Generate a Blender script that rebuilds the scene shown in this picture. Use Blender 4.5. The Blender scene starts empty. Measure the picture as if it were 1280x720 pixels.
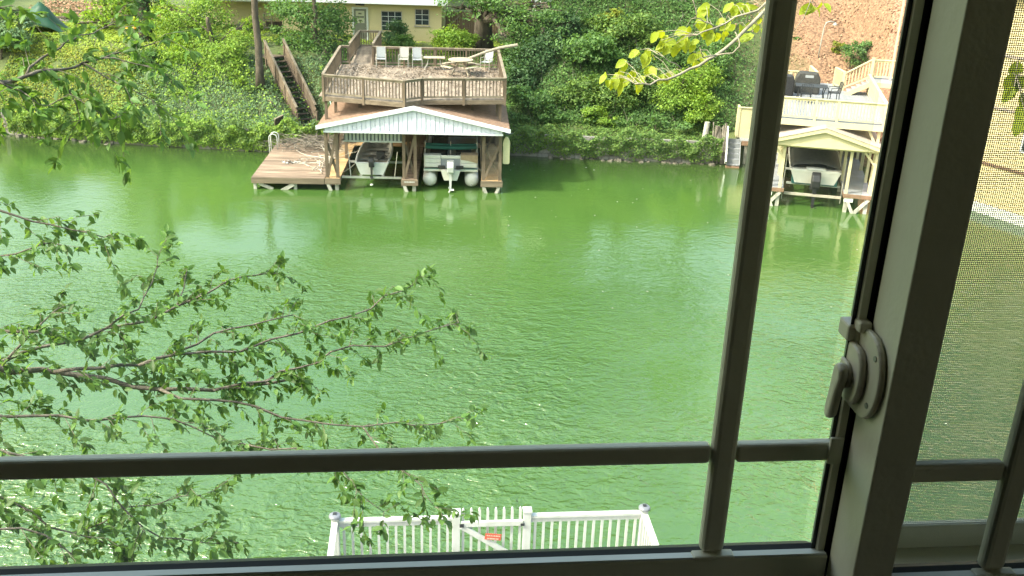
import bpy, math, random
import numpy as np
from mathutils import Matrix, Vector
random.seed(7)
RNG = np.random.default_rng(11)
SC = bpy.context.scene
COL = SC.collection
# ------------------------------------------------------------------ camera
F, CW, EYE = 1220.0, 1280.0, 13.0
_d = Vector((-97, -2978, -F)).normalized()          # where the vertical lines of the photo meet = straight down
_up = -_d
_fw = Vector((0, 0, -1)); _y = (_fw - _up*_fw.dot(_up)).normalized(); _x = _y.cross(_up)
M3 = Matrix((_x, _y, _up))
cam = bpy.data.cameras.new('camera'); cam.sensor_width = 36; cam.lens = 36*F/CW
cam.clip_start = .05; cam.clip_end = 2000
camo = bpy.data.objects.new('camera', cam); COL.objects.link(camo)
camo.matrix_world = Matrix.Translation((0, 0, EYE)) @ M3.to_4x4()
SC.camera = camo
# ------------------------------------------------------------------ light
TO_SUN = Vector((-.74, -.33, .86)).normalized()
SUN_STRENGTH, SKY_STRENGTH, EXPOSURE = 2.0, .15, 1.93
w = bpy.data.worlds.new('World'); SC.world = w; w.use_nodes = True
nt = w.node_tree; bg = nt.nodes['Background']
sky = nt.nodes.new('ShaderNodeTexSky'); sky.sky_type = 'NISHITA'; sky.sun_disc = False
sky.sun_elevation = math.asin(TO_SUN.z); sky.sun_rotation = math.atan2(TO_SUN.x, TO_SUN.y)
sky.dust_density = 5.0; sky.air_density = 2.0; sky.ozone_density = 1.0
nt.links.new(sky.outputs[0], bg.inputs[0]); bg.inputs[1].default_value = SKY_STRENGTH
sl = bpy.data.lights.new('sun', 'SUN'); sl.energy = SUN_STRENGTH; sl.angle = math.radians(.5); sl.color = (1, .94, .84)
so = bpy.data.objects.new('sun', sl); COL.objects.link(so); so.location = (-30, 20, 50)
so.rotation_euler = TO_SUN.to_track_quat('Z', 'Y').to_euler()
SC.view_settings.view_transform = 'Standard'; SC.view_settings.look = 'None'
SC.view_settings.exposure = EXPOSURE; SC.view_settings.gamma = 1
SC.cycles.max_bounces = 8; SC.cycles.transparent_max_bounces = 24
SC.cycles.use_denoising = True
SC.cycles.caustics_reflective = False; SC.cycles.caustics_refractive = False

# ------------------------------------------------------------------ materials
def mat(name, c, c2=None, rough=.7, scale=(6, 6, 6), amt=1.0, bump=0.0, bscale=None, metal=0.0, spec=.4, detail=4, island=0.0, coat=0.0):
    m = bpy.data.materials.new(name); m.use_nodes = True; n = m.node_tree; b = n.nodes['Principled BSDF']
    b.inputs['Roughness'].default_value = rough; b.inputs['Metallic'].default_value = metal
    b.inputs['Specular IOR Level'].default_value = spec
    if coat: b.inputs['Coat Weight'].default_value = coat
    tc = n.nodes.new('ShaderNodeTexCoord'); mp = n.nodes.new('ShaderNodeMapping'); mp.inputs['Scale'].default_value = scale
    n.links.new(tc.outputs['Object'], mp.inputs[0])
    nz = n.nodes.new('ShaderNodeTexNoise'); nz.inputs['Scale'].default_value = 1; nz.inputs['Detail'].default_value = detail
    n.links.new(mp.outputs[0], nz.inputs[0])
    if c2 is None: c2 = tuple(v*.8 for v in c)
    r = n.nodes.new('ShaderNodeValToRGB'); r.color_ramp.elements[0].position = .5-.22/amt; r.color_ramp.elements[1].position = .5+.22/amt
    r.color_ramp.elements[0].color = (*c2, 1); r.color_ramp.elements[1].color = (*c, 1)
    n.links.new(nz.outputs[0], r.inputs[0]); out = r.outputs[0]
    if island:
        g = n.nodes.new('ShaderNodeNewGeometry'); hs = n.nodes.new('ShaderNodeHueSaturation')
        mr = n.nodes.new('ShaderNodeMapRange'); mr.inputs[3].default_value = 1-island; mr.inputs[4].default_value = 1+island
        oi = n.nodes.new('ShaderNodeObjectInfo'); sm = n.nodes.new('ShaderNodeMath'); sm.operation = 'ADD'; fc = n.nodes.new('ShaderNodeMath'); fc.operation = 'FRACT'
        n.links.new(g.outputs['Random Per Island'], sm.inputs[0]); n.links.new(oi.outputs['Random'], sm.inputs[1]); n.links.new(sm.outputs[0], fc.inputs[0])
        n.links.new(fc.outputs[0], mr.inputs[0]); n.links.new(mr.outputs[0], hs.inputs['Value'])
        n.links.new(out, hs.inputs['Color']); out = hs.outputs[0]
    n.links.new(out, b.inputs['Base Color'])
    if bump:
        bn = n.nodes.new('ShaderNodeBump'); bn.inputs['Strength'].default_value = bump; bn.inputs['Distance'].default_value = .02
        src = nz
        if bscale:
            src = n.nodes.new('ShaderNodeTexNoise'); src.inputs['Scale'].default_value = bscale; src.inputs['Detail'].default_value = 5
            n.links.new(tc.outputs['Object'], src.inputs[0])
        n.links.new(src.outputs[0], bn.inputs['Height']); n.links.new(bn.outputs[0], b.inputs['Normal'])
    return m

def leafmat(name, c, c2, trans=.45, vvar=.35, tcol=None, rough=.65, gloss=.03):
    m = bpy.data.materials.new(name); m.use_nodes = True; n = m.node_tree; n.nodes.clear()
    out = n.nodes.new('ShaderNodeOutputMaterial'); g = n.nodes.new('ShaderNodeNewGeometry')
    r = n.nodes.new('ShaderNodeMix'); r.data_type = 'RGBA'; r.inputs[6].default_value = (*c, 1); r.inputs[7].default_value = (*c2, 1)
    n.links.new(g.outputs['Random Per Island'], r.inputs[0])
    ml = n.nodes.new('ShaderNodeMath'); ml.operation = 'MULTIPLY'; ml.inputs[1].default_value = 7.31
    fr = n.nodes.new('ShaderNodeMath'); fr.operation = 'FRACT'
    n.links.new(g.outputs['Random Per Island'], ml.inputs[0]); n.links.new(ml.outputs[0], fr.inputs[0])
    mr = n.nodes.new('ShaderNodeMapRange'); mr.inputs[3].default_value = 1-vvar; mr.inputs[4].default_value = 1+vvar
    n.links.new(fr.outputs[0], mr.inputs[0])
    hs = n.nodes.new('ShaderNodeHueSaturation'); n.links.new(r.outputs[2], hs.inputs['Color']); n.links.new(mr.outputs[0], hs.inputs['Value'])
    di = n.nodes.new('ShaderNodeBsdfDiffuse'); tr = n.nodes.new('ShaderNodeBsdfTranslucent'); gl = n.nodes.new('ShaderNodeBsdfGlossy')
    gl.inputs['Roughness'].default_value = rough
    n.links.new(hs.outputs[0], di.inputs[0])
    ts = n.nodes.new('ShaderNodeMix'); ts.data_type = 'RGBA'; ts.blend_type = 'MULTIPLY'; ts.inputs[0].default_value = 1
    ts.inputs[7].default_value = (*(tcol or (1.5, 1.35, .6)), 1)
    n.links.new(hs.outputs[0], ts.inputs[6]); n.links.new(ts.outputs[2], tr.inputs[0])
    m1 = n.nodes.new('ShaderNodeMixShader'); m1.inputs[0].default_value = trans
    n.links.new(di.outputs[0], m1.inputs[1]); n.links.new(tr.outputs[0], m1.inputs[2])
    m2 = n.nodes.new('ShaderNodeMixShader'); m2.inputs[0].default_value = gloss
    n.links.new(m1.outputs[0], m2.inputs[1]); n.links.new(gl.outputs[0], m2.inputs[2])
    n.links.new(m2.outputs[0], out.inputs[0])
    return m

def glassmat(name, tint=(.94, .97, .94), refl=.05):
    m = bpy.data.materials.new(name); m.use_nodes = True; n = m.node_tree; n.nodes.clear()
    out = n.nodes.new('ShaderNodeOutputMaterial'); t = n.nodes.new('ShaderNodeBsdfTransparent'); t.inputs[0].default_value = (*tint, 1)
    gl = n.nodes.new('ShaderNodeBsdfGlossy'); gl.inputs['Roughness'].default_value = .02
    f = n.nodes.new('ShaderNodeFresnel'); f.inputs[0].default_value = 1.45
    g = n.nodes.new('ShaderNodeNewGeometry'); mi = n.nodes.new('ShaderNodeMapRange'); mi.inputs[3].default_value = 1.45; mi.inputs[4].default_value = 1/1.45
    n.links.new(g.outputs['Backfacing'], mi.inputs[0]); n.links.new(mi.outputs[0], f.inputs[0])
    mx = n.nodes.new('ShaderNodeMixShader'); n.links.new(f.outputs[0], mx.inputs[0]); n.links.new(t.outputs[0], mx.inputs[1]); n.links.new(gl.outputs[0], mx.inputs[2])
    # dust and rain mark film, mixed in for the milky veil of glare
    tc = n.nodes.new('ShaderNodeTexCoord'); mp = n.nodes.new('ShaderNodeMapping'); mp.inputs['Scale'].default_value = (9, 9, 3.5); n.links.new(tc.outputs['Object'], mp.inputs[0])
    nz = n.nodes.new('ShaderNodeTexNoise'); nz.inputs['Scale'].default_value = 1; nz.inputs['Detail'].default_value = 6; n.links.new(mp.outputs[0], nz.inputs[0])
    dr = n.nodes.new('ShaderNodeMapRange'); dr.inputs[1].default_value = .38; dr.inputs[2].default_value = .75; dr.inputs[3].default_value = .002; dr.inputs[4].default_value = .020; n.links.new(nz.outputs[0], dr.inputs[0])
    tl = n.nodes.new('ShaderNodeBsdfTranslucent'); tl.inputs[0].default_value = (.8, .85, .82, 1)
    m3 = n.nodes.new('ShaderNodeMixShader'); n.links.new(dr.outputs[0], m3.inputs[0]); n.links.new(mx.outputs[0], m3.inputs[1]); n.links.new(tl.outputs[0], m3.inputs[2])
    n.links.new(m3.outputs[0], out.inputs[0])
    return m

M = {}
M['frame'] = mat('painted_frame', (.68, .66, .53), (.59, .57, .46), rough=.42, scale=(2.5, 2.5, 9), bump=.05, bscale=90)
M['gasket'] = mat('gasket', (.045, .05, .05), (.03, .034, .034), rough=.5)
M['slat'] = mat('blue_grey_backing', (.20, .24, .29), (.17, .20, .25), rough=.7)
M['lock'] = mat('lock_plastic', (.62, .58, .47), (.54, .50, .405), rough=.35, bump=.02, bscale=300)
M['screw'] = mat('screw_metal', (.35, .34, .32), rough=.35, metal=.8)
M['glass'] = glassmat('window_glass')
M['screen'] = mat('screen_wire', (.42, .42, .36), rough=.6)
M['plaster'] = mat('room_plaster', (.19, .195, .175), (.175, .18, .16), rough=.9)
M['carpet'] = mat('room_floor', (.18, .18, .165), rough=.9)
M['siding_out'] = mat('house_siding', (.5, .48, .4), rough=.7)
M['wood'] = mat('weathered_wood', (.20, .15, .108), (.085, .062, .044), rough=.85, scale=(5, 5, 1.4), bump=.4)
M['woodh'] = mat('weathered_wood_horizontal', (.23, .18, .13), (.115, .087, .063), rough=.85, scale=(1.1, 9, 9), bump=.4)
M['woodd'] = mat('dark_aged_wood', (.15, .11, .08), (.06, .044, .032), rough=.85, scale=(3, 3, 2), bump=.4)
M['rail'] = mat('railing_wood', (.30, .25, .19), (.135, .108, .08), rough=.85, scale=(3, 3, 3), bump=.3)
M['baluster'] = mat('baluster_wood', (.165, .125, .088), (.085, .062, .044), rough=.85, scale=(8, 8, 2), bump=.3)
M['deckfloor'] = mat('deck_floor_wood', (.33, .265, .21), (.16, .128, .104), rough=.9, scale=(5, 1.2, 5), bump=.3, island=.18)
M['dockplank'] = mat('dock_plank_wood', (.34, .25, .185), (.125, .09, .068), rough=.85, scale=(1.0, 9, 9), bump=.35, island=.3)
M['newplank'] = mat('tan_plank_wood', (.50, .34, .18), (.36, .23, .11), rough=.8, scale=(2, 2, 2), island=.12)
M['gable'] = mat('pale_blue_vinyl', (.63, .645, .76), (.59, .605, .73), rough=.5, scale=(2, 2, 2), island=.04)
M['barge'] = mat('pale_trim', (.70, .73, .79), (.66, .69, .75), rough=.45, scale=(2, 2, 2))
M['roof'] = mat('brown_ribbed_roof', (.36, .245, .18), (.25, .165, .12), rough=.65, scale=(.8, 3, 3), bump=.15)
M['pile'] = mat('grey_pile_wood', (.52, .50, .45), (.26, .25, .22), rough=.85, scale=(6, 6, 3), bump=.3)
M['white'] = mat('white_vinyl', (.57, .59, .585), (.43, .455, .42), rough=.5, scale=(7, 7, 3))
M['boatwhite'] = mat('boat_white', (.74, .73, .68), (.64, .63, .58), rough=.35, scale=(4, 4, 4), spec=.5)
M['alum'] = mat('aluminium', (.58, .58, .55), (.42, .42, .40), rough=.42, metal=.55, scale=(5, 5, 5), bump=.05)
M['hullgrey'] = mat('pale_grey_hull', (.72, .72, .69), (.60, .60, .57), rough=.5, scale=(4, 4, 4))
M['hullin'] = mat('hull_inside', (.58, .56, .50), (.36, .345, .30), rough=.7, scale=(5, 5, 5))
M['black'] = mat('black_plastic', (.028, .028, .03), (.018, .018, .02), rough=.45, scale=(8, 8, 8))
M['dark'] = mat('dark_gear', (.06, .06, .055), (.03, .03, .03), rough=.7)
M['motorgrey'] = mat('outboard_grey', (.55, .56, .56), (.46, .47, .47), rough=.35, spec=.5)
M['teal'] = mat('teal_canvas', (.035, .15, .135), (.02, .10, .09), rough=.8, scale=(3, 8, 8), bump=.4)
M['tancloth'] = mat('tan_cloth', (.42, .32, .22), (.30, .22, .14), rough=.85, scale=(8, 8, 8), bump=.5)
M['patiowhite'] = mat('patio_white', (.38, .375, .345), (.31, .30, .275), rough=.5)
M['mesh'] = mat('sling_fabric', (.31, .33, .35), (.26, .28, .30), rough=.7)
M['palewood'] = mat('pale_driftwood', (.42, .37, .29), (.27, .23, .175), rough=.8, scale=(6, 6, 6), bump=.3)
M['yellow'] = mat('yellow_house_paint', (.66, .56, .32), (.61, .515, .29), rough=.75, scale=(1.2, 1.2, 1.2), bump=.06, bscale=40)
M['trimwhite'] = mat('trim_white', (.72, .74, .72), (.64, .66, .64), rough=.5)
M['metalroof'] = mat('grey_metal_roof', (.52, .57, .60), (.45, .50, .53), rough=.45, metal=.2)
M['pane'] = mat('dark_window_pane', (.035, .05, .06), (.02, .03, .035), rough=.06, spec=.6)
M['door'] = mat('olive_grey_door', (.20, .21, .16), (.17, .18, .14), rough=.55)
M['paper'] = mat('paper_notice', (.50, .50, .36), (.45, .45, .32), rough=.8)
M['ink'] = mat('dark_ink', (.05, .05, .035), rough=.8)
M['concrete'] = mat('concrete', (.42, .38, .32), (.32, .29, .24), rough=.9, bump=.2)
M['cream'] = mat('cream_painted_wood', (.59, .535, .335), (.51, .46, .285), rough=.6, scale=(3, 3, 3))
M['greydeck'] = mat('grey_deck_paint', (.27, .28, .30), (.22, .23, .25), rough=.7, scale=(4, 2, 2), island=.08)
M['rusttrim'] = mat('rust_brown_board', (.26, .16, .11), (.18, .11, .07), rough=.8)
M['shingle'] = mat('tan_shingle_roof', (.44, .37, .32), (.30, .25, .215), rough=.85, scale=(8, 8, 8), bump=.3)
M['bark'] = mat('bark', (.13, .105, .08), (.05, .04, .03), rough=.95, scale=(7, 7, 2), bump=.8)
M['barkpale'] = mat('pale_bark', (.23, .20, .165), (.085, .072, .055), rough=.9, scale=(22, 22, 22), bump=.5)
M['barkyel'] = mat('tan_twig_bark', (.40, .36, .27), (.24, .21, .15), rough=.9, scale=(20, 20, 20), bump=.4)
M['stick'] = mat('bleached_stick', (.56, .52, .45), (.36, .33, .28), rough=.9, scale=(6, 6, 6))
M['stickd'] = mat('grey_brush', (.28, .25, .21), (.12, .105, .085), rough=.95, scale=(6, 6, 6), island=.4)
M['stone'] = mat('grey_stone', (.30, .29, .26), (.16, .155, .14), rough=.95, scale=(5, 5, 5), bump=.6, island=.2)
M['rubble'] = mat('wet_rubble', (.17, .155, .125), (.07, .065, .05), rough=.8, scale=(5, 5, 5), bump=.5, island=.5)
M['tarp'] = mat('green_tarp', (.022, .085, .045), (.014, .055, .03), rough=.5, scale=(2, 2, 2), bump=.2)
M['litter'] = mat('dry_leaf_litter', (.20, .15, .112), (.09, .068, .05), rough=.95, scale=(3, 3, 3), island=.4)
M['red'] = mat('red_sign_paint', (.55, .10, .055), (.48, .08, .045), rough=.55)
M['signpale'] = mat('sign_lettering', (.75, .62, .5), rough=.6)
M['solar'] = mat('grey_cap', (.24, .25, .28), (.19, .20, .23), rough=.4, metal=.3)
M['iron'] = mat('dark_iron', (.05, .055, .06), (.03, .033, .036), rough=.5, metal=.4)
M['brownfence'] = mat('brown_board_fence', (.20, .13, .085), (.12, .08, .05), rough=.9, scale=(6, 6, 1), bump=.3)
M['palerope'] = mat('pale_hose', (.40, .55, .50), rough=.6)
M['yellowthing'] = mat('sunlit_leaf_yellow', (.80, .42, .03), (.7, .33, .02), rough=.7)  # leaf cluster yellow with the sunlight put into the colour
M['paleyellow'] = mat('pale_yellow_board', (.78, .70, .44), (.72, .64, .40), rough=.45)
L = {}
L['bright'] = leafmat('bright_leaves', (0.157, 0.293, 0.031), (0.264, 0.391, 0.049))
L['mid'] = leafmat('mid_green_leaves', (0.083, 0.187, 0.047), (0.140, 0.260, 0.062))
L['dark'] = leafmat('dark_green_leaves', (0.035, 0.094, 0.028), (0.065, 0.139, 0.040), trans=.35)
L['blue'] = leafmat('blue_green_leaves', (0.092, 0.184, 0.078), (0.165, 0.257, 0.119), trans=.35)
L['yellowish'] = leafmat('yellow_green_leaves', (0.153, 0.251, 0.027), (0.323, 0.323, 0.031))
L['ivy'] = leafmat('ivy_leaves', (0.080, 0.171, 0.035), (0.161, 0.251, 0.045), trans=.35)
L['ivyd'] = leafmat('shaded_ivy_leaves', (0.053, 0.136, 0.026), (0.100, 0.195, 0.035), trans=.35)  # darker copy of the ivy green, shade of the bank put into the colour
L['near'] = leafmat('near_leaves', (0.084, 0.185, 0.040), (0.151, 0.280, 0.067), trans=.48, vvar=.35, gloss=.025, rough=.5)
L['gold'] = leafmat('gold_green_leaves', (.27, .43, .026), (.45, .52, .036), trans=.55, vvar=.15, tcol=(1.7, 1.35, .4))
L['grass'] = leafmat('grass_blades', (0.204, 0.306, 0.034), (0.289, 0.374, 0.042), trans=.3)
L['straw'] = leafmat('dry_leaves', (.26, .15, .088), (.36, .225, .14), trans=.15, vvar=.3, tcol=(1, 1, 1))

# ------------------------------------------------------------------ mesh helpers
class MB:
    def __init__(s): s.v = []; s.f = []
    def add(s, v, f):
        o = len(s.v); s.v += [tuple(p) for p in v]; s.f += [tuple(i+o for i in q) for q in f]; return s
    def box(s, x0, x1, y0, y1, z0, z1):
        return s.add([(x, y, z) for z in (z0, z1) for y in (y0, y1) for x in (x0, x1)],
                     [(0, 2, 3, 1), (4, 5, 7, 6), (0, 1, 5, 4), (2, 6, 7, 3), (0, 4, 6, 2), (1, 3, 7, 5)])
    def beam(s, p, q, w, h, up=(0, 0, 1)):
        p, q = Vector(p), Vector(q); d = (q-p).normalized(); up = Vector(up)
        if abs(d.dot(up)) > .98: up = Vector((0, 1, 0))
        r = d.cross(up).normalized(); u = r.cross(d)
        v = []
        for c in (p, q):
            for a, b in ((-1, -1), (1, -1), (1, 1), (-1, 1)): v.append(c+r*a*w/2+u*b*h/2)
        return s.add(v, [(0, 1, 2, 3), (7, 6, 5, 4), (0, 4, 5, 1), (1, 5, 6, 2), (2, 6, 7, 3), (3, 7, 4, 0)])
    def tube(s, pts, r, n=6):
        pts = [Vector(p) for p in pts]; N = len(pts)
        rs = [r]*N if not isinstance(r, (list, tuple)) else ([r[0]+(r[1]-r[0])*i/max(1, N-1) for i in range(N)] if len(r) == 2 and N != 2 else list(r))
        v = []; prev = None
        for i, p in enumerate(pts):
            d = (pts[min(i+1, N-1)]-pts[max(i-1, 0)]).normalized()
            if prev is None:
                a = Vector((0, 0, 1)) if abs(d.z) < .9 else Vector((1, 0, 0)); e = d.cross(a).normalized()
            else:
                e = (prev-d*prev.dot(d)).normalized()
            prev = e; g = d.cross(e)
            for k in range(n):
                t = 2*math.pi*k/n; v.append(p+(e*math.cos(t)+g*math.sin(t))*rs[i])
        f = [(i*n+k, i*n+(k+1) % n, (i+1)*n+(k+1) % n, (i+1)*n+k) for i in range(N-1) for k in range(n)]
        f += [tuple(range(n-1, -1, -1)), tuple((N-1)*n+k for k in range(n))]
        return s.add(v, f)
    def prism(s, poly, a, b, axis='y'):          # polygon in the two other axes, pushed from a to b
        n = len(poly)
        def P(u, w_, t): return {'y': (u, t, w_), 'x': (t, u, w_), 'z': (u, w_, t)}[axis]
        v = [P(u, w_, a) for u, w_ in poly]+[P(u, w_, b) for u, w_ in poly]
        return s.add(v, [tuple(range(n)), tuple(range(2*n-1, n-1, -1))]+[(i, i+n, (i+1) % n+n, (i+1) % n) for i in range(n)])
    def lathe(s, prof, n=16, c=(0, 0, 0), axis='z'):
        v = []
        for r, h in prof:
            for k in range(n):
                t = 2*math.pi*k/n; a, b = r*math.cos(t), r*math.sin(t)
                p = {'z': (a, b, h), 'y': (a, h, b), 'x': (h, a, b)}[axis]
                v.append((p[0]+c[0], p[1]+c[1], p[2]+c[2]))
        N = len(prof)
        f = [(i*n+k, i*n+(k+1) % n, (i+1)*n+(k+1) % n, (i+1)*n+k) for i in range(N-1) for k in range(n)]
        f += [tuple(range(n-1, -1, -1)), tuple((N-1)*n+k for k in range(n))]
        return s.add(v, f)
    def mesh(s, name):
        me = bpy.data.meshes.new(name); me.from_pydata(s.v, [], s.f)
        import bmesh
        bm = bmesh.new(); bm.from_mesh(me); bmesh.ops.recalc_face_normals(bm, faces=bm.faces); bm.to_mesh(me); bm.free()
        return me
    def build(s, name, m, parent=None, smooth=False, bevel=0, loc=None, rot=None, segs=2):
        me = s.mesh(name); me.materials.append(m); o = bpy.data.objects.new(name, me); COL.objects.link(o)
        if parent: o.parent = parent
        if loc: o.location = loc
        if rot: o.rotation_euler = rot
        if smooth:
            for p in me.polygons: p.use_smooth = True
        if bevel:
            b = o.modifiers.new('bevel', 'BEVEL'); b.width = bevel; b.segments = segs; b.limit_method = 'ANGLE'
        return o
def B(x0, x1, y0, y1, z0, z1): return MB().box(x0, x1, y0, y1, z0, z1)
def tag(o, label=None, cat=None, group=None, kind=None):
    if label: o['label'] = label
    if cat: o['category'] = cat
    if group: o['group'] = group
    if kind: o['kind'] = kind
    return o
def thing(name, label, cat, loc=(0, 0, 0), rz=0, group=None):
    o = bpy.data.objects.new(name, None); COL.objects.link(o); o.location = loc; o.rotation_euler = (0, 0, math.radians(rz))
    o.empty_display_size = .2
    return tag(o, label, cat, group)
def dup(o, parent=None, loc=None, rz=None, label=None):
    kids = [c for c in bpy.data.objects if c.parent == o] if o.children is None else list(o.children)
    c = o.copy(); COL.objects.link(c)
    if parent: c.parent = parent
    if loc is not None: c.location = loc
    if rz is not None: c.rotation_euler = (0, 0, math.radians(rz))
    if label: c['label'] = label
    for k in kids: dup(k, c)
    return c
def piece(name, me, m, parent, loc=(0, 0, 0), rz=0, scale=None):
    if not me.materials: me.materials.append(m)
    o = bpy.data.objects.new(name, me); COL.objects.link(o); o.parent = parent; o.location = loc; o.rotation_euler = (0, 0, rz)
    if scale: o.scale = scale
    return o
def fast(name, v, f, m, parent=None, smooth=False):
    me = bpy.data.meshes.new(name); v = np.asarray(v, np.float32); f = np.asarray(f, np.int32); k = f.shape[1]
    me.vertices.add(len(v)); me.vertices.foreach_set('co', v.ravel())
    me.loops.add(f.size); me.loops.foreach_set('vertex_index', f.ravel())
    me.polygons.add(len(f)); me.polygons.foreach_set('loop_start', np.arange(0, f.size, k, dtype=np.int32))
    me.update(calc_edges=True); me.validate()
    me.materials.append(m); o = bpy.data.objects.new(name, me); COL.objects.link(o)
    if smooth: me.polygons.foreach_set('use_smooth', np.ones(len(f), bool))
    if parent: o.parent = parent
    return o
def norm(a): return a/np.maximum(np.linalg.norm(a, axis=1, keepdims=True), 1e-6)
def leaves(c, nrm, size, aspect=.55, fold=.18):
    """one folded four-corner leaf per point"""
    c = np.asarray(c, float); n = len(c); nrm = norm(np.asarray(nrm, float))
    t = norm(np.cross(nrm, RNG.normal(size=(n, 3)))); b = np.cross(nrm, t)
    s = np.asarray(size).reshape(-1, 1)
    v = np.empty((n, 4, 3))
    v[:, 0] = c-t*s*.5; v[:, 2] = c+t*s*.5
    v[:, 1] = c+b*s*aspect*.5+nrm*s*fold*.5; v[:, 3] = c-b*s*aspect*.5+nrm*s*fold*.5
    i = np.arange(n)[:, None]*4
    f = np.concatenate([i+np.array([[0, 1, 2]]), i+np.array([[0, 2, 3]])], 0)
    return v.reshape(-1, 3), f
def crown(name, m, parent, clumps, n, size, seed=0, up=.9, spread=.30, droop=0.0, sub=70, fill=.55):
    """leaf clumps gathered on and in ellipsoids (x, y, z, rx, ry, rz)"""
    global RNG
    RNG = np.random.default_rng(100+seed)
    vol = np.array([c[3]*c[4]+c[4]*c[5]+c[3]*c[5] for c in clumps]); tot = vol.sum(); C_ = []; N_ = []
    for c, vv in zip(clumps, vol):
        k = max(60, int(n*vv/tot)); ns = max(6, k//sub)
        dirs = norm(RNG.normal(size=(ns, 3))); rad = RNG.uniform(fill, 1.04, (ns, 1))
        cen = dirs*rad*np.array(c[3:6])+np.array(c[:3])
        idx = RNG.integers(0, ns, k); R_ = (c[3]*c[4]*c[5])**(1/3)
        sc = RNG.uniform(.55, 1.35, (ns, 1))[idx]
        off = RNG.normal(size=(k, 3))*np.array([1, 1, .55])*R_*spread*sc
        off[:, 2] -= droop*np.abs(off[:, 0]**2+off[:, 1]**2)**.5
        C_.append(cen[idx]+off); nn = norm(RNG.normal(size=(k, 3)))+dirs[idx]*.7+np.array([0, 0, up]); N_.append(nn)
    C_ = np.concatenate(C_); N_ = np.concatenate(N_)
    v, f = leaves(C_, N_, size*RNG.uniform(.65, 1.35, len(C_)))
    o = fast(name, v, f, m, parent); o['kind'] = 'stuff' if parent is None else 'stuff'
    return o
def railing(parent, p, q, z0, h, sp=.15, bw=.042, posts=(), rm=None, bm_=None, pm=None, cap=.13, pz=-.2, pw=.1, bal=None, low=.12):
    """top rail, bottom rail, posts and one object per baluster, along p->q (x, y) on a floor at z0"""
    p, q = Vector((*p, 0)), Vector((*q, 0)); d = q-p; n = max(2, int(d.length/sp)); a = math.atan2(d.y, d.x)
    MB().beam(p+Vector((0, 0, z0+h-.02)), q+Vector((0, 0, z0+h-.02)), cap, .04).build('top_rail', rm, parent)
    MB().beam(p+Vector((0, 0, z0+h-.085)), q+Vector((0, 0, z0+h-.085)), .04, .08).build('sub_rail', rm, parent)
    MB().beam(p+Vector((0, 0, z0+low)), q+Vector((0, 0, z0+low)), .045, .08).build('bottom_rail', rm, parent)
    if bal is None: bal = B(-bw/2, bw/2, -bw/2, bw/2, low+.04, h-.125).mesh('baluster')
    for i in range(n):
        t = (i+.5)/n; c = p+d*t
        piece('baluster', bal, bm_, parent, (c.x, c.y, z0), a)
    pm_ = B(-pw/2, pw/2, -pw/2, pw/2, pz, h-.041).mesh('post')
    for t in posts:
        c = p+d*t; piece('post', pm_, pm or rm, parent, (c.x, c.y, z0), a)
    return bal
def locx(O, rz):
    a = math.radians(rz)
    def W(x, y, z=0): return (O[0]+x*math.cos(a)-y*math.sin(a), O[1]+x*math.sin(a)+y*math.cos(a), O[2]+z)
    return W

# ------------------------------------------------------------------ terrain
BX = [-140, -40, -27.9, -20.9, -13, -4, 0, 10, 11.5, 14, 19.0, 20.3, 24.3, 28.3, 34, 140]
BY = [66, 54, 51.6, 50.2, 49.5, 50.2, 50.4, 50.0, 49.8, 51, 50, 45, 38, 31, 22, 0]
def yb(x): return np.interp(x, BX, BY)
def ss(a, b, x):
    t = np.clip((x-a)/(b-a), 0, 1); return t*t*(3-2*t)
def hh(x, y):
    x = np.asarray(x, float); y = np.asarray(y, float); d = y-yb(x)
    A = np.interp(d, [-6, -.6, -.02, .25, 1.5, 6, 14, 40, 100, 200], [-3, -1.2, -.6, 1.1, 1.5, 4.2, 4.4, 6.5, 14, 24])
    Bm = np.interp(d, [-6, -.6, -.02, .25, 3, 9, 16, 40, 100, 200], [-3, -1.2, -.6, 1.0, 1.3, 3.8, 4.1, 6.5, 14, 24])
    Cc = np.interp(d, [-6, -.6, -.02, .25, 1.5, 10, 16, 40, 100, 200], [-3, -1.2, -.6, 1.05, 1.25, 7.0, 9.5, 12, 18, 26])
    w1 = ss(-11.5, -9, x); w2 = ss(-.5, 2.5, x)
    h = (A*(1-w1)+Bm*w1)*(1-w2)+Cc*w2
    # the cutting in which the wooden stairs lie
    s = ((x+11.55)*(-1.918)+(y-52.35)*2.203)/8.532; q = np.abs((x+11.55)*2.203+(y-52.35)*1.918)/2.921
    line = np.clip(1.0+s*2.95, .85, 9)-.42
    k = (1-ss(.75, 1.35, q))*ss(-1.2, -.5, s)*(1-ss(1.1, 1.5, s))
    return np.where(h > line, h*(1-k)+line*k, h)
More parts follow.
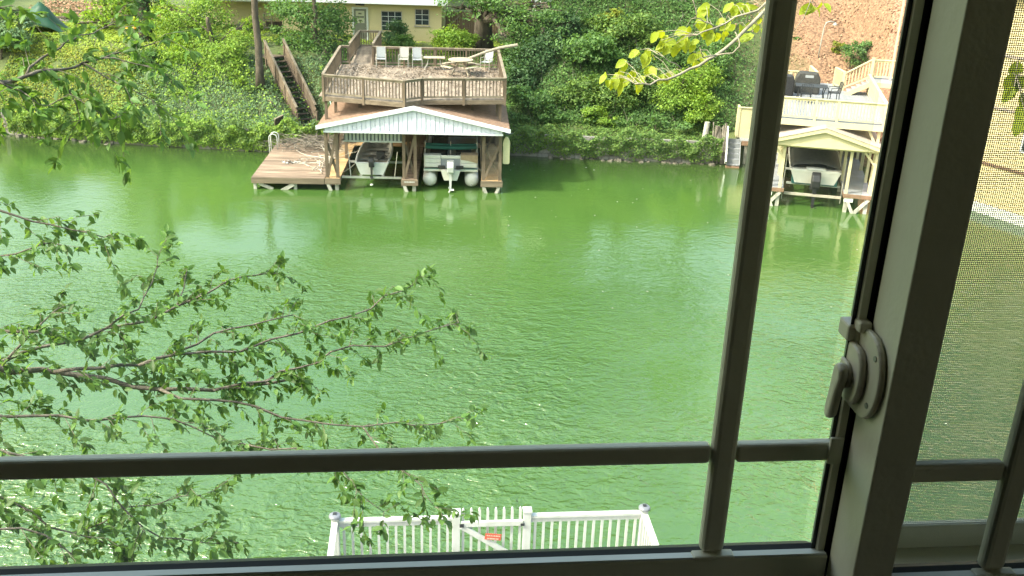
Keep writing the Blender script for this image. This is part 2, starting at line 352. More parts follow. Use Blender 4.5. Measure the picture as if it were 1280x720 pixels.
def groundmat():
    m = mat('bank_soil', (.10, .125, .04), (.055, .075, .025), rough=.95, scale=(.8, .8, .8), bump=.4, bscale=3)
    n = m.node_tree; b = n.nodes['Principled BSDF']; old = b.inputs['Base Color'].links[0].from_socket
    tc = n.nodes.new('ShaderNodeTexCoord'); sp = n.nodes.new('ShaderNodeSeparateXYZ'); n.links.new(tc.outputs['Object'], sp.inputs[0])
    nz = n.nodes.new('ShaderNodeTexNoise'); nz.inputs['Scale'].default_value = .5; nz.inputs['Detail'].default_value = 5; n.links.new(tc.outputs['Object'], nz.inputs[0])
    ad = n.nodes.new('ShaderNodeMath'); ad.operation = 'MULTIPLY_ADD'; ad.inputs[1].default_value = 6; n.links.new(nz.outputs[0], ad.inputs[0]); n.links.new(sp.outputs[0], ad.inputs[2])
    mr = n.nodes.new('ShaderNodeMapRange'); mr.inputs[1].default_value = 17.0; mr.inputs[2].default_value = 19.5; n.links.new(ad.outputs[0], mr.inputs[0])
    n2 = n.nodes.new('ShaderNodeTexNoise'); n2.inputs['Scale'].default_value = 9; n2.inputs['Detail'].default_value = 6; n.links.new(tc.outputs['Object'], n2.inputs[0])
    rp = n.nodes.new('ShaderNodeValToRGB'); rp.color_ramp.elements[0].position = .36; rp.color_ramp.elements[0].color = (.12, .07, .045, 1)
    rp.color_ramp.elements[1].position = .62; rp.color_ramp.elements[1].color = (.30, .18, .11, 1); n.links.new(n2.outputs[0], rp.inputs[0])
    mx = n.nodes.new('ShaderNodeMix'); mx.data_type = 'RGBA'; n.links.new(mr.outputs[0], mx.inputs[0]); n.links.new(old, mx.inputs[6]); n.links.new(rp.outputs[0], mx.inputs[7])
    n.links.new(mx.outputs[2], b.inputs['Base Color'])
    return m
def grid(name, xs, ys, hf, m):
    X, Y = np.meshgrid(xs, ys, indexing='ij'); Z = hf(X, Y); nx, ny = X.shape
    v = np.stack([X, Y, Z], -1).reshape(-1, 3); i = (np.arange(nx-1)[:, None]*ny+np.arange(ny-1)[None, :]).ravel()
    f = np.stack([i, i+ny, i+ny+1, i+1], 1)
    o = fast(name, v, f, m, None, True); o['kind'] = 'structure'; return o
xs = np.concatenate([np.linspace(-400, -45, 30), np.arange(-44, 34, .5), np.linspace(34.5, 400, 40)])
ds = np.concatenate([np.array([-30, -6, -2, -.6, -.02, .06, .15, .25]), np.arange(.6, 16, .5), np.linspace(16.5, 60, 25), np.linspace(65, 400, 20)])
X, D_ = np.meshgrid(xs, ds, indexing='ij'); Y = D_+yb(X); Z = hh(X, Y)
rough_ = (np.sin(X*1.7+Y*.6)*np.cos(Y*1.3-X*.4)*.10+np.sin(X*3.9+2)*np.sin(Y*3.1)*.05)*np.clip(D_*.5, 0, 1)*(np.abs(X) < 60)
Z = Z+rough_*np.where(D_ > .3, 1, 0)
nx, ny = X.shape; i = (np.arange(nx-1)[:, None]*ny+np.arange(ny-1)[None, :]).ravel()
fb = fast('far_bank', np.stack([X, Y, Z], -1).reshape(-1, 3), np.stack([i, i+ny, i+ny+1, i+1], 1), groundmat(), None, True); fb['kind'] = 'structure'
def nearh(x, y):
    d = 9.0-y+.02*x*0
    return np.interp(d, [-8, -.4, 0, .3, 4, 12, 400], [-3, -1, -.3, 1.0, 1.6, 2.6, 6.0])
grid('near_bank', np.concatenate([np.linspace(-400, -30, 12), np.linspace(-28, 28, 40), np.linspace(30, 400, 12)]),
     np.concatenate([np.linspace(-300, -20, 8), np.linspace(-16, 16, 50)]), nearh, mat('near_soil', (.10, .13, .04), (.08, .07, .04), rough=.95, scale=(1, 1, 1), bump=.4, bscale=4))
# ------------------------------------------------------------------ water
def watermat():
    m = bpy.data.materials.new('green_lake_water'); m.use_nodes = True; n = m.node_tree; b = n.nodes['Principled BSDF']
    b.inputs['Roughness'].default_value = .09; b.inputs['IOR'].default_value = 1.50; b.inputs['Specular IOR Level'].default_value = 1.0
    tc = n.nodes.new('ShaderNodeTexCoord')
    def noise(scale, sx, sy, rot=0, detail=3, rough=.5, dist=0):
        mp = n.nodes.new('ShaderNodeMapping'); mp.inputs['Scale'].default_value = (sx, sy, 1); mp.inputs['Rotation'].default_value = (0, 0, rot)
        n.links.new(tc.outputs['Object'], mp.inputs[0]); z = n.nodes.new('ShaderNodeTexNoise'); z.inputs['Scale'].default_value = scale
        z.inputs['Detail'].default_value = detail; z.inputs['Roughness'].default_value = rough; z.inputs['Distortion'].default_value = dist
        n.links.new(mp.outputs[0], z.inputs[0]); return z.outputs[0]
    def math_(op, a, b_):
        q = n.nodes.new('ShaderNodeMath'); q.operation = op
        for k, v in ((0, a), (1, b_)):
            if isinstance(v, (int, float)): q.inputs[k].default_value = v
            else: n.links.new(v, q.inputs[k])
        return q.outputs[0]
    big = noise(.10, 1, .7, .4, 2)
    cr = n.nodes.new('ShaderNodeValToRGB'); cr.color_ramp.elements[0].position = .3; cr.color_ramp.elements[1].position = .7
    cr.color_ramp.elements[0].color = WATER_A; cr.color_ramp.elements[1].color = WATER_B
    n.links.new(big, cr.inputs[0]); sq = n.nodes.new('ShaderNodeSeparateXYZ'); n.links.new(tc.outputs['Object'], sq.inputs[0])
    bank_dark = n.nodes.new('ShaderNodeMapRange'); bank_dark.interpolation_type = 'SMOOTHSTEP'; bank_dark.inputs[1].default_value = 45.5; bank_dark.inputs[2].default_value = 51.5
    n.links.new(math_('ADD', sq.outputs[1], math_('MULTIPLY', noise(.5, 1, 1, 0, 4), 2.5)), bank_dark.inputs[0])
    mxs = n.nodes.new('ShaderNodeMix'); mxs.data_type = 'RGBA'; mxs.inputs[7].default_value = (.034, .060, .016, 1)      # dark bank reflection painted into the colour, with a shallow-bed tint
    n.links.new(bank_dark.outputs[0], mxs.inputs[0]); n.links.new(cr.outputs[0], mxs.inputs[6]); n.links.new(mxs.outputs[2], b.inputs['Base Color'])
    w1 = noise(2.0, 1, 1.6, .55, 3, .5, .9); w2 = noise(5.2, 1, 1.5, .15, 2, .5, .6); w3 = noise(.55, 1, 1.6, .2, 2)
    patch = noise(.11, 1, 1, .9, 3)
    pr = n.nodes.new('ShaderNodeMapRange'); pr.inputs[1].default_value = .38; pr.inputs[2].default_value = .62; pr.inputs[3].default_value = .22; pr.inputs[4].default_value = 1.35
    n.links.new(patch, pr.inputs[0])
    hsum = math_('ADD', math_('MULTIPLY', w1, 1.0), math_('ADD', math_('MULTIPLY', w2, .42), math_('MULTIPLY', w3, .8)))
    hsum = math_('MULTIPLY', hsum, pr.outputs[0])
    sp = n.nodes.new('ShaderNodeSeparateXYZ'); n.links.new(tc.outputs['Object'], sp.inputs[0])
    lee = n.nodes.new('ShaderNodeMapRange'); lee.interpolation_type = 'SMOOTHSTEP'; lee.inputs[1].default_value = 18; lee.inputs[2].default_value = 40; lee.inputs[3].default_value = 1; lee.inputs[4].default_value = .07
    n.links.new(sp.outputs[1], lee.inputs[0]); hsum = math_('MULTIPLY', hsum, lee.outputs[0])      # the water lies calmer in the lee of the far bank
    bn = n.nodes.new('ShaderNodeBump'); bn.inputs['Strength'].default_value = 1.0; bn.inputs['Distance'].default_value = WAVE
    n.links.new(hsum, bn.inputs['Height']); n.links.new(bn.outputs[0], b.inputs['Normal'])
    return m
WATER_A, WATER_B, WAVE = (.044, .101, .020, 1), (.062, .126, .026, 1), .135
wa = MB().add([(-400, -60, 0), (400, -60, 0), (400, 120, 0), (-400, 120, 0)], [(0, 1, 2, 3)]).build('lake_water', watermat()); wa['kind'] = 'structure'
lb = MB().add([(-400, -60, -2.5), (400, -60, -2.5), (400, 120, -2.5), (-400, 120, -2.5)], [(0, 1, 2, 3)]).build('lake_bed', M['concrete']); lb['kind'] = 'structure'

# ------------------------------------------------------------------ stone sea walls (each stone a piece)
def seawall(label, x0, x1, seed, rows, sw, m):
    r = random.Random(seed); t = thing('sea_wall', label, 'wall', (x0, float(yb(x0)), 0))
    ox, oy = x0, float(yb(x0)); cnt = 0
    MB().add(*wallcore(x0, x1, ox, oy)).build('wall_core', M['stone'], t)
    for k in range(rows):
        z = -.25+k*.24; x = x0+r.uniform(0, .2)
        while x < x1-.2:
            w_ = r.uniform(.6, 1.4)*sw; xe = min(x+w_, x1); xm = (x+xe)/2; a = math.atan2(float(yb(xm+.1)-yb(xm-.1)), .2)
            d = r.uniform(.02, .09); h_ = .215
            L_ = (xe-x)/math.cos(a)-.03
            o = B(-L_/2, L_/2, -.10-d, .04, 0, h_).build('stone', m, t, loc=(xm-ox, float(yb(xm))-oy-.14, z+r.uniform(-.01, .01)), rot=(0, r.uniform(-.015, .015), a))
            x = xe; cnt += 1
    return t
def wallcore(x0, x1, ox, oy):
    v = []; f = []; n = max(2, int((x1-x0)/1.0))
    for k in range(n+1):
        x = x0+(x1-x0)*k/n; y = float(yb(x)); v += [(x-ox, y-oy-.17, -1), (x-ox, y-oy-.17, 1.04), (x-ox, y-oy+.3, 1.04)]
    for k in range(n):
        a = k*3; f += [(a, a+3, a+4, a+1), (a+1, a+4, a+5, a+2)]
    return v, f
seawall('long grey stone sea wall hung with ivy below the shaded shrubs', -.6, 10.3, 3, 6, .62, M['stone'])
seawall('low grey stone wall covered in ivy along the left shore', -27.5, -9.0, 4, 6, .7, M['stone'])

# ------------------------------------------------------------------ ground cover
def cover(name, label, m, n, xr, dr, size, seed, zoff=(.02, .18), wall=0, mask=None):
    global RNG
    RNG = np.random.default_rng(seed)
    x = RNG.uniform(*xr, n); d = RNG.uniform(*dr, n); y = yb(x)+d
    if mask is not None:
        k = mask(x, d, RNG); x, y, d = x[k], y[k], d[k]
    z = hh(x, y); e = .1
    nr = np.stack([-(hh(x+e, y)-hh(x-e, y))/(2*e), -(hh(x, y+e)-hh(x, y-e))/(2*e), np.ones_like(x)], 1); nr = norm(nr)
    lump = .5+.5*np.sin(x*2.3+np.sin(y*1.9)*1.4)*np.cos(y*2.1+x*.7)
    off = RNG.uniform(*zoff, len(x))*(.45+lump)
    c = np.stack([x, y, z], 1)+nr*off[:, None]
    if wall:
        xw = RNG.uniform(*xr, wall); zw = RNG.uniform(0, 1, wall)**.55*1.35; lw = .5+.5*np.sin(xw*2.7+1)*np.sin(xw*.9)
        keep = zw > 1.0*(1-lw)*(.12 if seed == 23 else .34); xw, zw = xw[keep], zw[keep]
        lump2 = .5+.5*np.sin(xw*5.1+np.sin(zw*5)*1.3)*np.cos(zw*4.3+xw*1.7); zw = zw*(1.08+.16*np.sin(xw*1.3+seed)+.14*np.sin(xw*4.7)); yw = yb(xw)-.34-(RNG.uniform(0, .24, len(xw))+.34*lump2)*(.3+.7*np.clip(zw, 0, 1.2)/1.2)
        c = np.concatenate([c, np.stack([xw, yw, zw], 1)]); nr = np.concatenate([nr, np.tile([[0, -1, .6]], (len(xw), 1))])
    nr = nr*.9+norm(RNG.normal(size=nr.shape))*.75+np.array([0, -.1, .35])
    v, f = leaves(c, nr, size*RNG.uniform(.6, 1.4, len(c)), aspect=.8)
    o = fast(name, v, f, m); tag(o, label, 'ground cover', kind='stuff'); return o
COVW = {}
cover('ivy_cover', 'yellow green ivy spilling over the left shore wall', L['yellowish'], 15000, (-29, -19.5), (.1, 5.4), .105, 21, wall=500)
cover('ivy_cover', 'pale green creeper over the slope and wall left of the wooden stairs', L['blue'], 24000, (-21, -10.3), (.1, 5.5), .088, 22, (.02, .26), wall=1200)
cover('ivy_cover', 'green creeper threaded through the yellow green ivy at far left', L['ivy'], 6500, (-29, -18.5), (.1, 4.4), .10, 31, (.02, .25))
cover('ivy_cover', 'darker ivy strands mixed into the curtain on the left wall', L['ivy'], 600, (-27, -9.4), (.05, 1.3), .10, 33, (.02, .2), wall=9000)
cover('weeds', 'thin yellowish weeds rising among the creeper on the left slope', L['bright'], 1500, (-22, -11), (.6, 5), .12, 32, (.15, .5))
cover('ivy_cover', 'bright ivy curtain hanging over the left wall to the water', L['bright'], 5200, (-27, -9.4), (.05, 1.3), .10, 23, (.02, .22), wall=27000)
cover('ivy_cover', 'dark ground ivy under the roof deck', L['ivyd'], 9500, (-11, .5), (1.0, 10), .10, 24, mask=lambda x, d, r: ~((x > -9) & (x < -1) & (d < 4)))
cover('ivy_cover', 'green ivy over the ledge and stone wall right of the boathouse', L['ivy'], 10500, (-.8, 10.6), (.0, 2.4), .095, 25, wall=9500)
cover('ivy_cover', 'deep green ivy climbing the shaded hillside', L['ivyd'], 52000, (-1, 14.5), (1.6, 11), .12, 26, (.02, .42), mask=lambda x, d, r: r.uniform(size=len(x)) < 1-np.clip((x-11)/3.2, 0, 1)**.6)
cover('lawn_grass', 'sunny lawn grass at top left', L['grass'], 40000, (-36, -15.5), (4.7, 14), .13, 27, (.01, .08))
cover('lawn_grass', 'grass strip below the yellow house', L['grass'], 9000, (-15.5, -1), (8.2, 12.5), .11, 28, (.01, .07))
cover('leaf_litter', 'fallen orange leaves and straw on the bare hillside', L['straw'], 17000, (11.5, 30), (2.5, 22), .14, 29, (.005, .05), mask=lambda x, d, r: r.uniform(size=len(x)) < np.clip((x-13.5)/3, 0, 1)*(.5+.5*np.sin(x*1.1+d*.9)*np.cos(d*1.7))*1.0+.15)
cover('leaf_litter', 'brown brush and dead leaves behind the tarp', L['straw'], 3500, (-33, -23), (13, 18), .16, 30, (.01, .25))

# thin bare stems among the creepers, rubble at the waterline, petals on the water
def stems(label, n, xr, dr, seed, hmax):
    r = random.Random(seed); mb = MB()
    for _ in range(n):
        x = r.uniform(*xr); d = r.uniform(*dr); y = float(yb(x))+d; z = float(hh(x, y)); h = r.uniform(.3, hmax); a = r.uniform(-.5, .5); b = r.uniform(-.5, .3)
        mb.tube([(x, y, z-.05), (x+a*h*.4, y+b*h*.4, z+h*.55), (x+a*h*1.1, y+b*h, z+h)], (.016, .004), 4)
    o = mb.build('bare_stems', M['stickd']); tag(o, label, 'stems', kind='stuff')
stems('thin dry stems standing in the ivy of the shaded hillside', 240, (-.5, 14), (1.5, 10), 61, 1.0)
stems('thin dry stems among the creepers left of the stairs', 170, (-28, -11), (.6, 5.5), 62, .75)
r_ = random.Random(70); mb = MB()
for k in range(150):
    x = r_.uniform(-29.5, -21) if k < 90 else r_.uniform(.5, 11); y = float(yb(x))-.30-r_.uniform(0, .35); s_ = r_.uniform(.05, .22); z = r_.uniform(-.16, .0)
    n_ = 6; v = [(x+s_*math.cos(t)*r_.uniform(.7, 1.2), y+s_*math.sin(t)*r_.uniform(.7, 1.2), z-.1) for t in [2*math.pi*i/n_ for i in range(n_)]]
    v += [(p[0]*.75+x*.25, p[1]*.75+y*.25, z+s_*r_.uniform(.5, .9)) for p in v]
    mb.add(v, [tuple(range(n_-1, -1, -1)), tuple(range(n_, 2*n_))]+[(i, (i+1) % n_, (i+1) % n_+n_, i+n_) for i in range(n_)])
o = mb.build('shore_rubble', M['rubble']); tag(o, 'broken stones along the waterline at the foot of the walls', 'rubble', kind='stuff')
RNG = np.random.default_rng(90); pts = np.stack([RNG.uniform(-4, 14, 70), RNG.uniform(30, 49, 70), np.full(70, .012)], 1)
v, f = leaves(pts, np.tile([[0, 0, 1.]], (70, 1))+RNG.normal(size=(70, 3))*.08, .07*RNG.uniform(.6, 1.5, 70), aspect=.8)
o = fast('floating_petals', v, f, M['patiowhite']); tag(o, 'tiny pale petals floating on the green water off the right bank', 'petals', kind='stuff')

# ------------------------------------------------------------------ the room we look out of (local axes: x along the window, y outward, z up from eye level)
YAW = 5.4
SWING = .5
RW = locx((0, 0, EYE), YAW)
def rm(name, mb, m):
    o = mb.build(name, m, None, loc=(0, 0, EYE), rot=(0, 0, math.radians(YAW))); o['kind'] = 'structure'; return o
wl = MB()
U0, U1, V0, V1 = -1.35, 1.30, -.78, .66
for a in ((-6, U0, -10, 1.30), (U1, 6, -10, 1.30), (U0, U1, -10, V0), (U0, U1, V1, 1.30)): wl.box(a[0], a[1], .70, .98, a[2], a[3])
rm('window_wall', wl, M['plaster'])
rm('room_floor', B(-2.6, 2.6, -3.4, .70, -1.65, -1.55), M['carpet'])
rm('room_ceiling', B(-2.6, 2.6, -3.4, .70, 1.05, 1.15), M['plaster'])
rm('room_wall', B(-2.7, -2.6, -3.4, .70, -1.65, 1.15), M['plaster'])
rw = MB()
for a in ((-3.4, -2.3, -1.65, 1.15), (-.5, .70, -1.65, 1.15), (-2.3, -.5, -1.65, -.75), (-2.3, -.5, .75, 1.15)): rw.box(2.6, 2.7, *a)  # opening added in the unseen side wall so sky light reaches the frame fronts
rm('room_wall', rw, M['plaster'])
rm('room_wall', B(-2.7, 2.7, -3.5, -3.4, -1.65, 1.15), M['plaster'])
rm('house_side_wall', B(-6, -5.75, -9, .70, -10, 1.3), M['siding_out'])
rm('house_side_wall', B(2.75, 3.0, .40, .69, -10, 1.3), M['siding_out'])
rm('house_back_wall', B(-5.75, 5.75, -9, -8.75, -10, 1.3), M['siding_out'])
rm('house_roof', MB().prism([(-9.6, 1.31), (1.75, 1.31), (1.75, 1.42), (-4, 3.2), (-9.6, 1.42)], -6.4, 6.4, 'x'), M['shingle'])
# ------------------------------------------------------------------ sliding window
W0 = (0, .80, -.66)
win = thing('sliding_window', 'beige sliding window frame with muntin bars and a sash lock, seen from inside the room', 'window', (0, 0, 0), YAW+SWING)
_p = Vector(RW(.43, .77, 0)); _q = Matrix.Rotation(math.radians(SWING), 3, 'Z') @ (Vector(RW(*W0))-_p)+_p; win.location = _q
class WB(MB):
    def fin(s, name, m, parent, **k):
        s.v = [(x-W0[0], y-W0[1], z-W0[2]) for x, y, z in s.v]; return s.build(name, m, parent, **k)
def wbox(*a): b = WB(); b.box(*a); return b
f_ = WB().box(U0, U0+.05, .705, .96, V0, V1).box(U1-.05, U1, .705, .96, V0, V1).box(U0+.05, U1-.05, .705, .96, V1-.06, V1)
f_.fin('frame', M['frame'], win, bevel=.003)
wbox(U0+.051, U1-.051, .725, .914, V0-.05, -.705).fin('sill', M['frame'], win, bevel=.002)
def sash(label, y, ua, ub, sl, sr, glassy):
    # y = room-facing plane of the muntins; ua..ub daylight opening
    s = wbox(ua-.0085-sl, ua-.0085, y-.001, y+.05, -.70, V1-.062); s = s.fin('sash', M['frame'], win, bevel=.002); s['label'] = label
    sy = y
    prof = [(y-.0095, -.7045), (y-.0095, -.6245), (y-.0080, -.6228), (y+.003, -.6245), (y+.003, -.66), (y+.05, -.66), (y+.05, -.7045)]
    WB().prism([(a, b) for a, b in prof], ua-.008, ub+.016, 'x').fin('bottom_rail', M['frame'], s)
    WB().prism([(y-.0085, -.6226), (y-.0075, -.6208), (y+.0032, -.6226), (y+.0032, -.6243)], ua-.007, ub+.015, 'x').fin('lit_ledge_strip', M['white'], s)  # white strip that paints the ledge edge as bright with skylight
    WB().prism([(y+.0031, -.6255), (y+.012, -.6224), (y+.030, -.6330), (y+.030, -.655), (y+.0031, -.655)], ua-.008, ub+.008, 'x').fin('glazing_bead', M['gasket'], s)
    if ub < .5:
        WB().prism([(.3955, y+.003), (.3998, y+.003), (.3999, y+.0078), (.4163, y+.0078), (.4163, y+.044), (.4145, y+.044)], -.655, V1-.062, 'z').fin('glazing_bead', M['gasket'], s)
    else: wbox(ub, ub+.0075, y+.004, y+.034, -.655, V1-.062).fin('glazing_bead', M['gasket'], s)
    wbox(ua-.0075, ua, y+.004, y+.034, -.655, V1-.062).fin('glazing_bead', M['gasket'], s)
    wbox(ua-.008, ub+.016, y-.001, y+.05, V1-.10, V1-.0615).fin('top_rail', M['frame'], s)
    wbox(ua-.006, ub+.006, y+.0315, y+.0345, -.645, V1-.09).fin('glass_pane', M['glass'], s)
    return s
def muntin_h(y, a, b, s): return wbox(a, b, y, y+.013, -.5160, -.4955).fin('muntin', M['frame'], s, bevel=.004, segs=3)
def muntin_v(y, a, b, s): return wbox(a, b, y-.003, y+.0125, -.6205, V1-.101).fin('muntin', M['frame'], s, bevel=.006, segs=3)
s1 = sash('left sash with the lock on its meeting stile', .800, U0+.09, .3923, .03, .01, 1)
muntin_h(.800, U0+.085, .2760, s1); muntin_h(.800, .3022, .4005, s1); muntin_v(.800, .2768, .3014, s1); muntin_v(.800, -.94, -.9154, s1)
wbox(.4000, .4085, .799, .8075, -.7, V1-.062).fin('stile', M['frame'], s1, bevel=.0015)
wbox(.4165, .458, .7945, .846, -.7, V1-.062).fin('overlap_stile', M['gasket'], s1)
wbox(.268, .311, .7905, .8035, -.6243, -.6195).fin('muntin_foot', M['frame'], s1, bevel=.002)
wbox(.3935, .4075, .7965, .8005, -.517, -.4875).fin('muntin_foot', M['frame'], s1, bevel=.0015)
s2 = sash('right sash nearer the room', .757, .46, U1-.12, .0, .03, 1)
muntin_h(.757, .4515, .5530, s2); muntin_h(.757, .5793, U1-.10, s2); muntin_v(.757, .5538, .5785, s2)
wbox(.545, .588, .7475, .7605, -.6243, -.6195).fin('muntin_foot', M['frame'], s2, bevel=.002)
wbox(.4112, .4512, .740, .793, -.72, V1-.062).fin('meeting_stile', M['frame'], win, bevel=.0018, segs=3)
# sash lock: stepped D-shaped body on the side of the meeting stile, lever hanging on its left
def dshape(n0, n1, v0, v1, k=14):
    pts = [(n1, v1)]; pts = []
    c = (v0+v1)/2; r = (v1-v0)/2; wdt = n1-n0
    for i in range(k+1):
        t = math.pi/2-math.pi*i/k; pts.append((n1-wdt*.35-wdt*.65*max(0, math.cos(t))**.75, c+r*math.sin(t)))
    return pts+[(n1, v0), (n1, v1)]
lk = WB().prism(dshape(.748, .803, -.452, -.366), .4040, .4111, 'x').fin('sash_lock', M['lock'], win, bevel=.004, segs=3)
WB().prism(dshape(.770, .806, -.444, -.384), .3965, .4042, 'x').fin('lock_cover', M['lock'], lk, bevel=.005, segs=3)
WB().prism(dshape(.783, .806, -.430, -.402), .3925, .3968, 'x').fin('lock_boss', M['lock'], lk, bevel=.003, segs=3)
lv = WB().prism([(.783, -.406), (.792, -.402), (.799, -.406), (.801, -.428), (.805, -.460), (.798, -.466), (.791, -.460), (.787, -.432), (.782, -.416)], .3830, .3928, 'x')
lv.fin('lock_lever', M['lock'], lk, bevel=.004, segs=3)
WB().box(.393, .4105, .8005, .823, -.385, -.368).box(.3985, .411, .790, .8125, -.372, -.361).fin('keeper', M['lock'], lk, bevel=.0025)
for (n_, v_) in ((.762, -.384), (.762, -.432), (.797, -.367)):
    WB().lathe([(.0001, .4030), (.0028, .4031), (.003, .4040), (.003, .4055)], 10, (0, n_, v_), 'x').fin('screw', M['screw'], lk)
# insect screen over the right half, every wire a strand
sf = WB().box(.456, .474, .902, .912, -.6918, V1-.07).box(1.22, 1.24, .902, .912, -.6918, V1-.07).box(.474, 1.22, .902, .912, -.704, -.673).box(.474, 1.22, .902, .912, V1-.09, V1-.07)
scr = sf.fin('insect_screen', M['frame'], win, bevel=.001)
wm = WB(); P_ = .00215; R_ = .00034
z = -.673
while z < V1-.09: wm.box(.474, 1.22, .9055, .9055+R_, z, z+R_*2); z += P_
x = .474
while x < 1.22: wm.box(x, x+R_*2, .9060, .9060+R_, -.673, V1-.09); x += P_
wmo = wm.fin('wire_mesh', M['screen'], scr); wmo['kind'] = 'stuff'

# ------------------------------------------------------------------ our own deck and white fence by the water
FO = (-.195, 12.5, 3.06); FW = locx(FO, 5.7)
dk = thing('waterside_deck', 'grey plank deck with white vinyl railing below the window', 'deck', FW(0, 0, 0), 5.7)
fb_ = MB()
for k in range(33): fb_.box(-2.45+k*.1485, -2.45+k*.1485+.142, -3.6, .06, -.03, 0)
fbo = fb_.build('floor_boards', M['greydeck'], dk); fbo['kind'] = 'stuff'
MB().box(-2.44, 2.44, -3.55, .04, -.25, -.031).build('joist_frame', M['wood'], dk)
for x in (-2.3, 0, 2.3):
    for y in (-3.3, -.1): B(x-.08, x+.08, y-.08, y+.08, -4.6, -.251).build('support_post', M['pile'], dk)
fen = thing('vinyl_fence', 'white vinyl fence with picket gate at the edge of the deck below', 'fence', FW(0, 0, 0), 5.7)
H_ = 1.05
bal = None
for (p, q) in (((-2.31, 0), (-.61, 0)), ((.61, 0), (2.31, 0)), ((-2.37, -3.4), (-2.37, -.06)), ((2.37, -3.4), (2.37, -.06))):
    bal = railing(fen, p, q, 0, H_, sp=.128, bw=.038, posts=(), rm=M['white'], bm_=M['white'], cap=.09, bal=bal, low=.09)
for x, y in ((-2.37, 0), (2.37, 0)):
    po = B(x-.055, x+.055, y-.055, y+.055, 0, 1.09).build('corner_post', M['white'], fen, bevel=.006)
    cp = MB().lathe([(.08, 1.091), (.092, 1.10), (.092, 1.125), (.08, 1.142), (.05, 1.152), (.012, 1.16)], 16, (x, y, 0)).build('solar_cap', M['solar'], po, smooth=False)
    MB().box(x-.028, x+.028, y-.028, y+.028, 1.161, 1.166).build('solar_cell', M['black'], po)
for x in (-.545, .545):
    po = B(x-.06, x+.06, -.06, .06, 0, 1.12).build('gate_post', M['white'], fen, bevel=.006)
    MB().box(x-.07, x+.07, -.07, .07, 1.1205, 1.15).add([(x-.07, -.07, 1.15), (x+.07, -.07, 1.15), (x+.07, .07, 1.15), (x-.07, .07, 1.15), (x, 0, 1.185)], [(0, 1, 4), (1, 2, 4), (2, 3, 4), (3, 0, 4)]).build('post_cap', M['white'], po)
gt = thing('picket_gate', 'white picket gate with a diagonal brace between the two gate posts', 'gate', FW(0, 0, 0), 5.7)
for z in (.90, .14): B(-.475, .475, -.075, -.025, z, z+.09).build('gate_rail', M['white'], gt, bevel=.005)
MB().beam((-.46, -.052, .90), (.46, -.052, .24), .035, .085, up=(0, 0, 1)).build('brace', M['white'], gt, bevel=.004)
pk = MB().prism([(-.02, .05), (.02, .05), (.02, 1.155), (.012, 1.19), (0, 1.205), (-.012, 1.19), (-.02, 1.155)], -.0145, .0145, 'y').mesh('picket')
for k in range(8): piece('picket', pk, M['white'], gt, (-.4375+k*.125, -.008, 0))
B(-.495, -.430, -.085, -.0755, .905, .965).build('hinge', M['iron'], gt); B(.44, .50, -.085, -.0755, .905, .945).build('latch', M['iron'], gt)
sg = thing('gate_sign', 'small tilted red sign hanging on the white gate', 'sign', FW(.02, -.087, .72), 5.7)
sg.rotation_euler[1] = math.radians(7)
B(-.125, .125, -.006, .006, -.055, .055).build('sign_plate', M['red'], sg, bevel=.002)
lt = MB(); r_ = random.Random(5)
for row, (x0, x1, z) in enumerate(((-.10, .10, .022), (-.09, .09, -.030))):
    x = x0
    while x < x1: w_ = r_.uniform(.010, .022); B(x, x+w_, -.0085, -.0061, z-.010, z+.010).build('letter', M['signpale'], sg); x += w_+r_.uniform(.005, .012)
MB().tube([(-.10, 0, .055), (-.10, -.004, .12)], .003, 5).build('hanger_wire', M['iron'], sg); MB().tube([(.10, 0, .055), (.10, -.004, .145)], .003, 5).build('hanger_wire', M['iron'], sg)

# ------------------------------------------------------------------ boathouse across the water (local: x right, y back from the front posts, z from water)
BO, BR = (-4.6, 43.0, 0), 3.0
BW = locx(BO, BR)
bh = thing('boathouse', 'brown boathouse with pale blue gable over two boat slips', 'boathouse', BO, BR)
PX = (-3.95, -3.48, -.48, .03, 3.13, 3.88)
for x in PX:
    for y in (.10, 3.5, 6.7): B(x-.07, x+.07, y-.07, y+.07, .58, 2.78).build('post', M['wood'], bh)
pr = ((-3.95, -3.48, 1, 1), (-.48, .03, 1, 1), (3.13, 3.88, 1, 1))
for a, b, c1, c2 in pr:
    MB().beam((a+.05, .06, .68), (b-.05, .06, 2.45 if b-a < .6 else 2.2), .05, .11).build('brace', M['wood'], bh)
    MB().beam((b-.05, .17, .80), (a+.05, .17, 2.15), .05, .11).build('brace', M['wood'], bh)
    MB().beam((a, 3.5, .8), (b, 3.5, 2.4), .05, .1).build('brace', M['woodd'], bh)
    MB().beam((b, 6.7, .8), (a, 6.7, 2.4), .05, .1).build('brace', M['woodd'], bh)
    for s in (a, b):
        MB().beam((s+.02, .2, 1.9), (s+.02, 1.3, 2.75), .05, .1).build('brace', M['wood'], bh)
